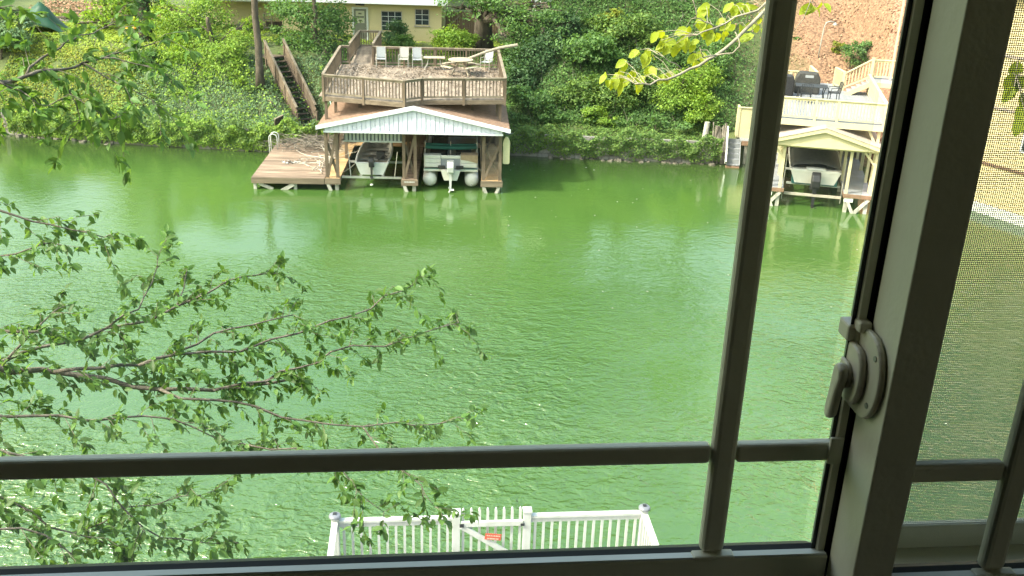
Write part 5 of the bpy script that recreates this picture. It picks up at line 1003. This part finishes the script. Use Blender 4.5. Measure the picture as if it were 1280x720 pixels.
LIMBS= [([(-2.55, 4.081, 10.826), (-2.432, 4.14, 10.806), (-2.335, 4.192, 10.769), (-2.235, 4.247, 10.738), (-1.998, 4.293, 10.685), (-1.754, 4.331, 10.613), (-1.505, 4.388, 10.586), (-1.304, 4.456, 10.588), (-1.127, 4.526, 10.595)], 0.022, 0.008), ([(-2.604, 4.152, 10.736), (-2.531, 4.316, 10.742), (-2.393, 4.484, 10.755), (-2.131, 4.66, 10.789), (-1.82, 4.844, 10.843), (-1.579, 5.041, 10.929), (-1.349, 5.201, 10.922)], 0.014, 0.004), ([(-2.194, 4.17, 10.78), (-2.006, 4.268, 10.756), (-1.861, 4.364, 10.728), (-1.71, 4.482, 10.75), (-1.552, 4.611, 10.801), (-1.385, 4.72, 10.804), (-1.182, 4.835, 10.822)], 0.012, 0.004), ([(-1.823, 4.275, 10.774), (-1.686, 4.417, 10.768), (-1.4, 4.546, 10.73), (-1.128, 4.707, 10.772), (-0.898, 4.864, 10.804), (-0.715, 5.033, 10.866), (-0.521, 5.193, 10.905)], 0.01, 0.003), ([(-1.482, 4.321, 10.623), (-1.245, 4.445, 10.617), (-1.108, 4.577, 10.632), (-0.964, 4.716, 10.663), (-0.693, 4.836, 10.647), (-0.501, 4.972, 10.671), (-0.299, 5.103, 10.685)], 0.009, 0.003), ([(-1.714, 4.232, 10.668), (-1.47, 4.274, 10.595), (-1.274, 4.323, 10.538), (-1.015, 4.356, 10.442), (-0.751, 4.407, 10.391), (-0.481, 4.47, 10.37), (-0.289, 4.539, 10.363)], 0.009, 0.003), ([(-2.386, 3.842, 10.771), (-2.183, 3.896, 10.693), (-1.947, 3.96, 10.637), (-1.729, 4.042, 10.626), (-1.525, 4.095, 10.545), (-1.338, 4.137, 10.437)], 0.01, 0.003), ([(-2.272, 3.606, 10.724), (-2.07, 3.634, 10.634), (-1.885, 3.67, 10.563), (-1.739, 3.669, 10.401), (-1.638, 3.675, 10.257), (-1.707, 3.696, 10.151)], 0.008, 0.003), ([(-2.265, 3.528, 10.533), (-2.082, 3.58, 10.394), (-1.935, 3.629, 10.25), (-1.755, 3.686, 10.126)], 0.008, 0.003), ([(-1.338, 4.137, 10.437), (-1.028, 4.153, 10.408), (-0.818, 4.137, 10.303), (-0.712, 4.109, 10.169), (-0.606, 4.101, 10.084)], 0.006, 0.002), ([(-0.756, 4.436, 10.374), (-0.579, 4.335, 10.217), (-0.434, 4.267, 10.137), (-0.359, 4.198, 10.057)], 0.006, 0.002), ([(-2.11, 4.614, 10.81), (-1.984, 4.745, 10.865), (-1.955, 4.892, 10.96), (-1.967, 5.04, 11.058)], 0.007, 0.003), ([(-1.82, 4.844, 10.843), (-1.814, 4.975, 10.899), (-1.835, 5.101, 10.944)], 0.006, 0.003), ([(-2.452, 4.173, 10.788), (-2.352, 4.329, 10.904), (-2.298, 4.461, 10.962), (-2.291, 4.563, 10.948)], 0.008, 0.003), ([(-2.464, 4.187, 11.615), (-2.345, 4.223, 11.57), (-2.222, 4.254, 11.512), (-2.071, 4.289, 11.467), (-1.93, 4.324, 11.42)], 0.008, 0.003), ([(-2.457, 4.114, 11.437), (-2.329, 4.129, 11.384), (-2.202, 4.176, 11.411), (-2.12, 4.218, 11.424)], 0.006, 0.003), ([(-2.206, 3.376, 10.426), (-2.06, 3.442, 10.41), (-1.929, 3.473, 10.31), (-1.863, 3.502, 10.205)], 0.007, 0.003), ([(-1.66, 3.724, 10.22), (-1.519, 3.79, 10.117), (-1.346, 3.866, 10.037)], 0.005, 0.002), ([(-1.979, 3.711, 10.188), (-1.762, 3.816, 10.269), (-1.537, 3.894, 10.284), (-1.406, 3.962, 10.273)], 0.005, 0.002), ([(-2.506, 4.15, 10.995), (-2.33, 4.195, 10.975), (-2.239, 4.242, 10.957)], 0.012, 0.006)]
UPPER= [([(-2.459, 4.283, 12.112), (-2.324, 4.37, 12.127), (-2.246, 4.457, 12.141), (-2.183, 4.544, 12.155), (-2.135, 4.622, 12.148), (-2.084, 4.709, 12.164), (-2.021, 4.795, 12.176), (-1.955, 4.885, 12.198), (-1.846, 4.976, 12.222)], 0.013, 0.004), ([(-2.246, 4.457, 12.141), (-2.24, 4.537, 12.182), (-2.196, 4.616, 12.221), (-2.15, 4.697, 12.266), (-2.111, 4.768, 12.286), (-2.07, 4.832, 12.288), (-2.028, 4.906, 12.313)], 0.008, 0.003), ([(-2.171, 4.519, 12.16), (-2.107, 4.52, 12.098), (-2.079, 4.524, 12.042), (-2.06, 4.521, 11.968), (-2.061, 4.532, 11.928)], 0.005, 0.002), ([(-2.051, 4.634, 12.177), (-1.965, 4.637, 12.118), (-1.879, 4.645, 12.072), (-1.811, 4.656, 12.034), (-1.762, 4.671, 12.004)], 0.005, 0.002), ([(-2.056, 4.475, 12.053), (-2.001, 4.521, 11.989), (-1.962, 4.566, 11.924), (-1.914, 4.64, 11.928)], 0.004, 0.002), ([(-2.311, 4.345, 12.132), (-2.276, 4.373, 12.101), (-2.231, 4.401, 12.07), (-2.193, 4.422, 12.022), (-2.166, 4.456, 12.007)], 0.005, 0.002), ([(-2.0, 4.745, 12.184), (-1.897, 4.772, 12.164), (-1.812, 4.8, 12.143), (-1.765, 4.827, 12.121)], 0.005, 0.002), ([(-2.028, 4.906, 12.313), (-1.999, 4.91, 12.323), (-1.968, 4.903, 12.306)], 0.004, 0.002), ([(-2.438, 4.524, 12.436), (-2.366, 4.556, 12.426), (-2.328, 4.587, 12.415), (-2.29, 4.619, 12.404)], 0.006, 0.002), ([(-2.37, 4.271, 12.082), (-2.309, 4.325, 12.083), (-2.308, 4.365, 12.048)], 0.005, 0.002)]
YEL= [([(1.89, 6.376, 12.737), (1.657, 6.236, 12.554), (1.481, 6.098, 12.376), (1.38, 6.001, 12.297), (1.281, 5.905, 12.221), (1.146, 5.804, 12.133), (1.038, 5.719, 12.083), (0.931, 5.641, 12.05), (0.838, 5.565, 12.025), (0.735, 5.492, 12.005), (0.645, 5.433, 12.019)], 0.016, 0.006), ([(1.646, 6.194, 12.557), (1.465, 6.056, 12.417), (1.262, 5.942, 12.338), (1.136, 5.84, 12.286), (1.013, 5.745, 12.252)], 0.011, 0.004), ([(1.126, 5.703, 12.149), (1.223, 5.708, 12.163), (1.259, 5.723, 12.198), (1.251, 5.741, 12.243), (1.232, 5.755, 12.276)], 0.006, 0.004), ([(1.126, 5.703, 12.149), (1.044, 5.646, 12.143), (1.015, 5.616, 12.2)], 0.006, 0.003), ([(0.917, 5.569, 12.086), (0.836, 5.533, 12.131), (0.763, 5.497, 12.175)], 0.004, 0.002), ([(1.141, 5.866, 12.283), (1.061, 5.853, 12.318), (1.013, 5.834, 12.337), (1.0, 5.833, 12.402), (0.982, 5.821, 12.438)], 0.005, 0.003), ([(1.89, 6.376, 12.737), (1.82, 6.276, 12.493), (1.771, 6.236, 12.395), (1.685, 6.175, 12.247)], 0.008, 0.002)]
YLEAF= [(0.499, 5.552, 12.046), (0.55, 5.571, 12.032), (0.519, 5.552, 12.023), (0.597, 5.628, 12.113), (0.589, 5.574, 11.997), (0.62, 5.598, 12.018), (0.637, 5.625, 12.061), (0.69, 5.632, 12.02), (0.752, 5.681, 12.068), (0.791, 5.699, 12.066), (0.838, 5.705, 12.03), (0.685, 5.692, 12.166), (0.73, 5.712, 12.164), (0.763, 5.717, 12.141), (0.798, 5.784, 12.258), (0.812, 5.771, 12.212), (0.864, 5.806, 12.239), (0.839, 5.778, 12.2), (0.918, 5.813, 12.198), (0.892, 5.794, 12.182), (0.968, 5.871, 12.282), (1.008, 5.889, 12.281), (0.984, 5.851, 12.219), (0.944, 5.829, 12.208), (1.067, 5.86, 12.153), (1.04, 5.842, 12.136), (1.035, 5.822, 12.096), (1.102, 5.94, 12.302), (1.082, 5.924, 12.285), (1.112, 5.986, 12.401), (1.092, 5.972, 12.389), (1.138, 5.933, 12.249), (1.158, 5.947, 12.26), (1.319, 6.075, 12.398), (1.292, 6.053, 12.375), (1.295, 6.02, 12.292), (1.264, 6.051, 12.399), (1.434, 6.098, 12.337), (1.422, 6.068, 12.278), (1.214, 5.965, 12.247), (1.051, 5.876, 12.205), (1.362, 6.088, 12.385), (0.722, 5.651, 12.03), (0.568, 5.591, 12.059), (0.871, 5.724, 12.04), (1.347, 6.092, 12.409), (1.395, 6.037, 12.231), (1.465, 6.081, 12.265), (1.809, 6.277, 12.392), (1.839, 6.278, 12.367), (1.794, 6.266, 12.38), (1.868, 6.305, 12.403), (1.211, 5.992, 12.312), (1.239, 6.001, 12.305)]
RLEAF= [(2.143, 4.285, 12.382), (2.12, 4.265, 12.333), (2.172, 4.259, 12.319), (2.161, 4.233, 12.255), (2.133, 4.242, 12.276), (2.19, 4.214, 12.208), (2.185, 4.194, 12.16), (2.145, 4.255, 12.308)]
RTW= [(2.375, 4.308, 12.436), (2.24, 4.28, 12.369), (2.138, 4.259, 12.318)]
# ------------------------------------------------------------------ yellow cottage across the lake
HO, HR = (-10.13, 62.0, 3.75), 2.0
ch = thing('cottage', 'pale yellow cottage with an open porch above the roof deck', 'house', HO, HR)
HW = locx(HO, HR)
def wallh(*a): return B(*a).build('wall', M['yellow'], ch)
wallh(-4.6, 5.23, 0, .18, -.6, 2.52); wallh(5.05, 5.229, .181, 6, -.6, 2.52); wallh(-4.6, -4.42, .181, 3.4, -.6, 2.52); wallh(-9.6, -4.601, 1.7, 1.85, -.6, 2.52)
B(-4.62, 5.25, -.03, -.002, -.6, .12).build('base_course', M['concrete'], ch)
B(-9.7, -4.62, -.9, 1.69, -.25, .0).build('porch_slab', M['concrete'], ch)
for x in (-6.06, -9.3): B(x-.09, x+.09, -.55, -.37, .25, 2.40).build('porch_column', M['trimwhite'], ch); B(x-.2, x+.2, -.68, -.24, .001, .25).build('column_base', M['concrete'], ch)
B(-9.8, -4.5, -.60, -.30, 2.401, 2.52).build('porch_beam', M['trimwhite'], ch)
MB().prism([(-.75, 2.54), (7, 2.54), (7, 2.62), (3.1, 4.0), (-.75, 2.72)], -10.2, 5.6, 'x').build('roof', M['metalroof'], ch); B(-10.25, 5.65, -.80, -.755, 2.50, 2.74).build('eave_fascia', M['barge'], ch)
def window(x0, x1, z0, z1, nc, nr):
    fr = MB()
    fr.box(x0-.035, x0, -.05, -.003, z0-.06, z1+.035).box(x1, x1+.035, -.05, -.003, z0-.06, z1+.035).box(x0, x1, -.05, -.003, z1, z1+.035).box(x0-.1, x1+.1, -.09, -.003, z0-.12, z0-.061)
    w_ = fr.build('window', M['concrete'], ch)
    for i in range(nc):
        for j in range(nr):
            a, b = x0+(x1-x0)*i/nc, x0+(x1-x0)*(i+1)/nc; c, d = z0+(z1-z0)*j/nr, z0+(z1-z0)*(j+1)/nr
            B(a+.012, b-.012, -.022, -.012, c+.012, d-.012).build('pane', M['pane'], w_)
    for i in range(nc+1): x = x0+(x1-x0)*i/nc; B(x-.012, x+.012, -.035, -.0225, z0, z1).build('glazing_bar', M['trimwhite'], w_)
    for j in range(1, nr): z = z0+(z1-z0)*j/nr; B(x0, x1, -.033, -.0228, z-.014, z+.014).build('glazing_bar', M['trimwhite'], w_)
window(1.54, 2.76, .84, 1.98, 3, 4); window(3.62, 4.44, 1.24, 2.16, 2, 3); window(-2.28, -1.06, .78, 2.0, 3, 4)
dr = B(-.17, .60, -.035, -.003, .0, 2.09).build('door', M['door'], ch)
MB().box(-.28, -.175, -.06, -.003, 0, 2.2).box(.605, .71, -.06, -.003, 0, 2.2).box(-.175, .605, -.06, -.003, 2.095, 2.2).build('door_frame', M['trimwhite'], dr)
nb = B(-.05, .48, -.05, -.036, 1.25, 1.98).build('notice', M['paper'], dr)
for a, b, z in ((.12, .31, 1.82), (-.0, .43, 1.62), (.13, .30, 1.40)):
    x = a
    while x < b-.02: B(x, x+.05, -.055, -.0505, z-.045, z+.045).build('letter', M['ink'], dr); x += .066
B(.52, .56, -.08, -.036, .95, 1.02).build('handle', M['screw'], dr)
B(-.05, .50, -.03, -.003, 2.30, 2.42).build('vent', M['ink'], ch)
gr_ = thing('barbecue_grill', 'black covered barbecue grill on the cottage porch behind the slim trunk', 'grill', HW(-6.95, -.1, .005), HR)
MB().prism([(-.45, .08), (.45, .08), (.43, .8), (.33, 1.08), (-.30, 1.12), (-.42, .85)], -.28, .28, 'y').build('cover', M['dark'], gr_, bevel=.09, segs=3)
for sx in (-.3, .3): MB().lathe([(.10, -.03), (.10, .03)], 12, (sx, -.2, .10), 'y').build('wheel', M['black'], gr_)
bn = thing('porch_bench', 'dark bench and gear in the shade of the cottage porch', 'bench', HW(-5.3, 1.2, .005), HR)
B(-.6, .6, -.2, .2, .42, .47).build('seat', M['woodd'], bn); B(-.6, .6, .2, .25, .5, 1.0).build('backrest', M['woodd'], bn)
for sx in (-.52, .52): B(sx-.04, sx+.04, -.18, .2, 0, .419).build('leg', M['woodd'], bn)
sh = thing('porch_shelf', 'narrow wooden shelf against the porch wall beside the column', 'shelf', HW(-5.55, .4, .005), HR)
for z in (.3, .75, 1.2, 1.6): B(-.22, .22, -.15, .15, z, z+.04).build('board', M['palewood'], sh)
for sx in (-.24, .24): B(sx-.02, sx+.02, -.15, .15, 0, 1.65).build('upright', M['palewood'], sh)
# brown board fence right of the cottage
bf = thing('board_fence', 'brown upright board fence between the cottage and the big trunk', 'fence', HW(5.5, 1.2, .1), 6)
bmm = B(-.07, .07, 0, .022, 0, 1.85).mesh('board')
for k in range(22): o = piece('board', bmm, M['brownfence'], bf, (k*.152, random.uniform(-.006, .006), random.uniform(-.03, .03)))
for z in (.4, 1.45): B(-.1, 3.3, .03, .07, z, z+.09).build('cross_rail', M['brownfence'], bf)
MB().beam((.1, -.03, .9), (.8, -.03, 1.6), .03, .08).build('diagonal_board', M['rail'], bf)
# house on the hill with a dark screened porch
hz = float(hh(4, 60.5)); hl_ = thing('hill_house', 'tan stone house base with a dark screened porch at the top of the hillside', 'house', (1.6, 60.6, hz-.9), -4)
B(-1.2, .25, 0, 3, 0, 4).build('wall', M['trimwhite'], hl_); B(.25, 3.5, .1, 3, -.2, .75).build('porch_base', M['rusttrim'], hl_)
B(.3, 3.4, .30, .34, .751, 3.2).build('porch_screen', M['pane'], hl_)
for k in range(5): B(.28+k*.77, .36+k*.77, .1, .29, .751, 3.2).build('porch_post', M['iron'], hl_)
B(.25, 3.6, .0, 3, 3.201, 4).build('porch_roof', M['shingle'], hl_)
r_ = random.Random(9); sb = B(-.5, .5, -.1, .1, 0, 1).mesh('stone')
B(3.62, 8.0, .22, 1.0, -.9, 1.5).build('wall', M['stone'], hl_)
for j in range(8):
    x = 3.6+r_.uniform(0, .2)
    while x < 7.9:
        w_ = r_.uniform(.3, .7); piece('stone', sb, M['concrete'], hl_, (x+w_/2, .16+r_.uniform(-.03, .03), -.8+j*.28), 0, (w_-.03, 1, .25)); x += w_
# green tarp over a heap, log rail, brush
tp = thing('tarp_heap', 'dark green tarp draped over a peaked frame on the lawn', 'tarp', (-28.4, 59.6, float(hh(-28.4, 59.6))), 8)
NX_, NY_ = 15, 11; v = []
for j in range(NY_):
    for i in range(NX_):
        x = -1.25+2.5*i/(NX_-1); y = -1.1+2.2*j/(NY_-1); pk_ = max(0, 1-abs(x+.15)/1.3)*max(0, 1-abs(y)/1.35)
        v.append((x*(1.0+.06*math.sin(5*y)), y, .02+1.75*pk_**.75+.07*math.sin(6*x+2*y)*min(1, pk_*3)+.05*math.sin(9*y-3*x)*min(1, pk_*3)))
o = MB().add(v, [(j*NX_+i, j*NX_+i+1, (j+1)*NX_+i+1, (j+1)*NX_+i) for j in range(NY_-1) for i in range(NX_-1)]).build('tarp', M['tarp'], tp, smooth=True)
so_ = o.modifiers.new('s', 'SOLIDIFY'); so_.thickness = .012
MB().tube([(-.15, 0, 0), (-.15, 0, 1.70)], .03, 6).build('ridge_pole', M['wood'], tp)
for k, (x0, y0, x1, y1, r) in enumerate(((-31, 63.2, -25.5, 64.0, .10), (-27.6, 61.9, -24.2, 62.6, .07))):
    o = MB().tube([(x0, y0, float(hh(x0, y0))+.12), ((x0+x1)/2, (y0+y1)/2+.1, float(hh((x0+x1)/2, (y0+y1)/2))+.22), (x1, y1, float(hh(x1, y1))+.10)], r, 7).build('fallen_log', M['bark'])
    tag(o, ['thick fallen log at the back of the lawn behind the tarp', 'thinner fallen log to the right of the tarp'][k], 'log')
RS = random.Random(12); mb = MB()
for k in range(110):
    x, y = RS.uniform(-29.5, -24.5), RS.uniform(62.6, 66.5); s_ = stick((0, 0, .7), RS.uniform(.8, 2.2), RS.uniform(0, 6.28), RS.uniform(.015, .03), .3, 2); g_ = float(hh(x, y))
    mb.add([(p[0]+x, p[1]+y, p[2]-.62+g_) for p in s_.v], s_.f)
o = mb.build('brush_pile', M['stickd']); tag(o, 'brown heap of brush beyond the lawn at upper left', 'brush pile', kind='stuff')
rt = MB().tube([(-28.9, 50.9, .1), (-28.4, 51.2, .9), (-28.2, 51.6, 1.5)], .2, 7).tube([(-28.6, 51.0, .0), (-27.9, 51.2, .35), (-27.4, 51.2, .2)], .08, 6).build('shore_stump', M['bark'])
tag(rt, 'dark stump and roots at the water edge far left', 'stump')

# ------------------------------------------------------------------ trees and shrubs across the lake
L['ivyd'] = L['ivyd']
for k, (kind, label, cat, m, base, r, clumps, n, size, group, up, spread, droop) in enumerate(TREES):
    t = thing(kind, label, cat, base, 0, group)
    cl_ = [(c[0]-base[0], c[1]-base[1], c[2]-base[2], c[3], c[4], c[5]) for c in clumps]
    top = max(c[2] for c in cl_); rs = random.Random(k); mb = MB()
    tall = top > 6; tr = []
    ax = sum(c[0] for c in cl_)/len(cl_); ay = sum(c[1] for c in cl_)/len(cl_)
    if kind in ('slim_tree', 'big_tree', 'ivy_trunk_tree'): ax, ay = ax*.15, ay*.15
    for i in range(8):
        q = i/7; tr.append((ax*q**1.6*.7+rs.uniform(-.5, .5)*r, ay*q**1.6*.7+rs.uniform(-.5, .5)*r, -.25+(top+.25)*q*.92))
    mb.tube(tr, [r*(1.25-.5*(i/7)**.6) if i else r*1.5 for i in range(8)], 9)
    mb.build('trunk', M['bark'], t, smooth=True)
    lm = MB()
    for c in cl_:
        q = max(1, min(6, int(7*max(.15, (c[2]-c[5])/top)))); p0 = Vector(tr[q]); p1 = Vector(c[:3])
        mid = (p0+p1)/2+Vector((0, 0, .12*(p1-p0).length)); lm.tube([p0, mid, p1], [r*.45, r*.3, r*.14], 6)
        for _ in range(4):
            d = Vector((rs.uniform(-1, 1)*c[3], rs.uniform(-1, 1)*c[4], rs.uniform(-.3, 1)*c[5])); lm.tube([mid.lerp(p1, .5), p1+d*.4, p1+d*.85], [r*.2, r*.12, .01], 4)
    lm.build('limb', M['bark'], t)
    crown('crown', L[m], t, cl_, n, size, seed=k, up=up, spread=spread, droop=droop)
    if kind == 'ivy_trunk_tree':
        RNG = np.random.default_rng(3); nn = 1500; a = RNG.uniform(0, 6.283, nn); z = RNG.uniform(0, 6.5, nn); rr = r+RNG.uniform(.02, .22, nn)
        pts = np.stack([np.cos(a)*rr, np.sin(a)*rr, z], 1); v, f = leaves(pts, np.stack([np.cos(a), np.sin(a), .5+0*a], 1)+RNG.normal(size=(nn, 3))*.5, .15*RNG.uniform(.6, 1.3, nn), aspect=.85)
        o = fast('ivy', v, f, L['dark'], t); o['kind'] = 'stuff'
    if kind == 'yellow_tuft_plant':
        mb = MB()
        for q in range(9): a = q*.7; mb.beam((0, 0, .55), (math.cos(a)*.3, math.sin(a)*.3-.1, .72), .14, .03)
        mb.build('tuft', M['yellowthing'], t)  # stands for a sunlit leaf cluster, not a flower

# ------------------------------------------------------------------ near trees whose branches cross the view
def leafmesh(L_=1.0, w_=.5, curl=.12, fold=.10):
    ts = [0, .22, .5, .78, 1.0]; ws = [0, .82, 1.0, .62, 0]; v = [(0, 0, 0)]; mids = [0]; lf_ = []; rt_ = []
    for t, q in list(zip(ts, ws))[1:-1]:
        z = -curl*t*t*L_; v += [(0, t*L_, z), (-w_/2*q*L_, t*L_, z+fold*q*L_), (w_/2*q*L_, t*L_, z+fold*q*L_)]
    v.append((0, L_, -curl*L_)); n = len(v)-1
    f = [(0, 1, 2), (0, 3, 1)]
    for k in (1, 4): f += [(k, k+3, k+4, k+1), (k, k+2, k+5, k+3)]
    f += [(7, n, 8), (7, 9, n)]
    return v, f
Minv = camo.matrix_world.inverted()
def in_view(p):
    c = Minv @ Vector(p); zc = -c.z
    if zc < .1: return 0
    x, y = CW/2+F*c.x/zc, 360-F*c.y/zc
    return F/zc if -10 < x < 1290 and -10 < y < 730 else 0
def near_tree(label, kind, trunk, tr_, paths, roots, mat_l, mat_b, trunk_m, leaf_fn, lw=.5, curl=.15, maxobj=300):
    base = trunk[0]; t = thing(kind, label, 'tree', base); O = Vector(base)
    MB().tube([Vector(p)-O for p in trunk], tr_, 10).build('trunk', trunk_m, t, smooth=True)
    for pts, r0, r1 in paths:
        n = len(pts); MB().tube([Vector(p)-O for p in pts], [.8*(r0+(r1-r0)*i/(n-1)) for i in range(n)], 6).build('branch', mat_b, t, smooth=True)
    tw, lv_ = leaf_fn(); mb = MB()
    for p, r in tw: mb.tube([Vector(q)-O for q in p], [r, r*.75, r*.5][:len(p)] if len(p) < 4 else (r, r*.5), 4)
    o = mb.build('twigs', mat_b, t); o['kind'] = 'stuff'
    vs, fs = leafmesh(w_=lw, curl=curl); me = bpy.data.meshes.new('leaf'); me.from_pydata(vs, [], fs); me.materials.append(mat_l)
    for p in me.polygons: p.use_smooth = True
    sc = sorted(range(len(lv_)), key=lambda i: -in_view(lv_[i][0])*lv_[i][3])
    rest = []
    for k, i in enumerate(sc):
        p, d, up, s = lv_[i]; d = d.normalized(); x_ = d.cross(up).normalized(); z_ = x_.cross(d)
        mt = Matrix(((x_.x*s, d.x*s, z_.x*s, p[0]-O.x), (x_.y*s, d.y*s, z_.y*s, p[1]-O.y), (x_.z*s, d.z*s, z_.z*s, p[2]-O.z), (0, 0, 0, 1)))
        if k < maxobj and in_view(p):
            o = bpy.data.objects.new('leaf', me); COL.objects.link(o); o.parent = t; o.matrix_local = mt
        else: rest.append(mt)
    if rest:
        V = np.array([[*v, 1] for v in vs]); A = np.array([[list(r) for r in m] for m in rest]); P = np.einsum('nij,vj->nvi', A, V)[..., :3]
        F3 = []
        for f in fs: F3 += [f] if len(f) == 3 else [(f[0], f[1], f[2]), (f[0], f[2], f[3])]
        F3 = np.array(F3); ff = (np.arange(len(rest))[:, None, None]*len(vs)+F3[None]).reshape(-1, 3)
        o = fast('foliage', P.reshape(-1, 3), ff, mat_l, t, True); o['kind'] = 'stuff'
    return t
RS = random.Random(21)
def wavy(paths):
    r = random.Random(5); out = []
    for pts, a, b in paths:
        P = [Vector(p) for p in pts]; Q = [P[0]]
        for u, v in zip(P[:-1], P[1:]): Q += [u.lerp(v, .5)+Vector((r.gauss(0, 1), r.gauss(0, 1), r.gauss(0, 1)))*(v-u).length*.055, v]
        out.append(([tuple(q) for q in Q], a, b))
    return out
LIMBS, UPPER, YEL = wavy(LIMBS), wavy(UPPER), wavy(YEL)
def rv(s=1): return Vector((RS.gauss(0, s), RS.gauss(0, s), RS.gauss(0, s)))
def along(pts, step):
    out = []; acc = 0; pts = [Vector(p) for p in pts]
    for a, b in zip(pts[:-1], pts[1:]):
        d = b-a; l = d.length; q = acc
        while q < l: out.append((a+d*(q/l), d.normalized())); q += step*RS.uniform(.6, 1.4)
        acc = max(0, q-l)
    return out, pts[-1], (pts[-1]-pts[-2]).normalized()
def cherry(paths, step, tl, ls, skip=0.0, lsp=.030):
    def fn():
        tw, lv_ = [], []
        for pts, r0, r1 in paths:
            pos, end, ed = along(pts, step); n = len(pos)
            for k, (p, d) in enumerate(pos+[(end, ed)]*2):
                if k/n < skip and RS.random() < .6: continue
                side = (d.cross(Vector((0, 0, 1)))).normalized()*RS.choice((-1, 1)); L_ = tl*RS.uniform(.4, 1.25)
                dr_ = (d*RS.uniform(.4, 1.0)+side*RS.uniform(.2, .9)+rv(.3)+Vector((0, 0, RS.uniform(-.35, .45)))).normalized()
                m_ = p+dr_*L_*.5+rv(.012); e = p+dr_*L_+Vector((0, 0, -.30*L_))+rv(.015); tw.append(((p, m_, e), .0019))
                nl = max(4, int(L_/lsp)); q0 = RS.uniform(.1, .3)
                for j in range(nl):
                    q = q0+(1-q0)*j/nl; b = p.lerp(m_, q*2) if q < .5 else m_.lerp(e, q*2-1)
                    ld = (dr_*.55+rv(.55)+Vector((0, 0, -.40))); lv_.append((b, ld, (Vector((0, 0, 1))+rv(.45)), ls*RS.uniform(.6, 1.2)))
                for j in range(6): lv_.append((e+rv(.012), dr_*.45+rv(.6)+Vector((0, 0, -.45)), Vector((0, 0, 1))+rv(.4), ls*RS.uniform(.65, 1.15)))
        return tw, lv_
    return fn
def stem(p0, r0, tr_, dz=-.5):
    p0 = Vector(p0); z = p0.z+dz; q = Vector((tr_[0], tr_[1], z)); return ([tuple(q), tuple(q.lerp(p0, .5)+Vector((0, 0, .12))), tuple(p0)], r0*1.5, r0)
TX, TY = -3.55, 4.15
roots = [stem(p[0][0], p[1], (TX, TY)) for p in LIMBS+UPPER if p[0][0][0] < -2.35 or Vector((p[0][0][0], p[0][0][1])).length > 99]
near_tree('leafy cherry-like tree reaching in from the left over the water, branches full of oval leaves', 'shore_tree', [(TX, TY, 1.2), (TX-.1, TY+.1, 5), (TX+.05, TY, 9), (TX, TY, 11.2), (TX-.1, TY+.1, 14)], [.20, .17, .14, .12, .07],
          LIMBS+UPPER+roots, None, L['near'], M['barkpale'], M['bark'], lambda: (lambda a, b: (a[0]+b[0], a[1]+b[1]))(cherry(LIMBS, .052, .165, .053, .0, .021)(), cherry(UPPER, .088, .20, .064)()))
def gold():
    tw, lv_ = [], []
    allp = [Vector(p) for pts, _, _ in YEL for p in pts]
    segs = [(Vector(a), Vector(b)) for pts, _, _ in YEL for a, b in zip(pts[:-1], pts[1:])]
    for P in [Vector(p) for p in YLEAF]:
        best = min((((a.lerp(b, min(1, max(0, (P-a).dot(b-a)/max(1e-6, (b-a).length_squared))))) for a, b in segs)), key=lambda q: (q-P).length)
        tw.append(((best, best.lerp(P, .5)+Vector((0, 0, .02)), P), .0022))
        for j in range(2): lv_.append((P+rv(.008), Vector((RS.uniform(-.9, .3), RS.uniform(-.3, .3), RS.uniform(-1.0, .0))), Vector((RS.uniform(-.3, .3), -.75, .6))+rv(.3), RS.uniform(.062, .088)))
    for P in [Vector(p) for p in RLEAF]:
        tw.append(((Vector(RTW[-1]), P), .002))
        for j in range(2): lv_.append((P, Vector((RS.uniform(-.6, .6), 0, -.8)), Vector((0, -.8, .6))+rv(.3), RS.uniform(.07, .10)))
    return tw, lv_
GX, GY = 4.7, 6.2
near_tree('tree reaching in at upper right with large yellow green backlit leaves on bare tan twigs', 'shore_tree', [(GX, GY, 1.0), (GX+.1, GY, 6), (GX, GY, 12), (GX-.1, GY, 15), (GX, GY, 17)], [.22, .19, .15, .11, .07],
          YEL+[stem(YEL[0][0][0], .016, (GX, GY), -.3), stem(RTW[0], .006, (GX, GY), -.4), (RTW, .006, .003)], None, L['gold'], M['barkyel'], M['bark'], gold, lw=.62, curl=.25)
if L.get('near'): pass
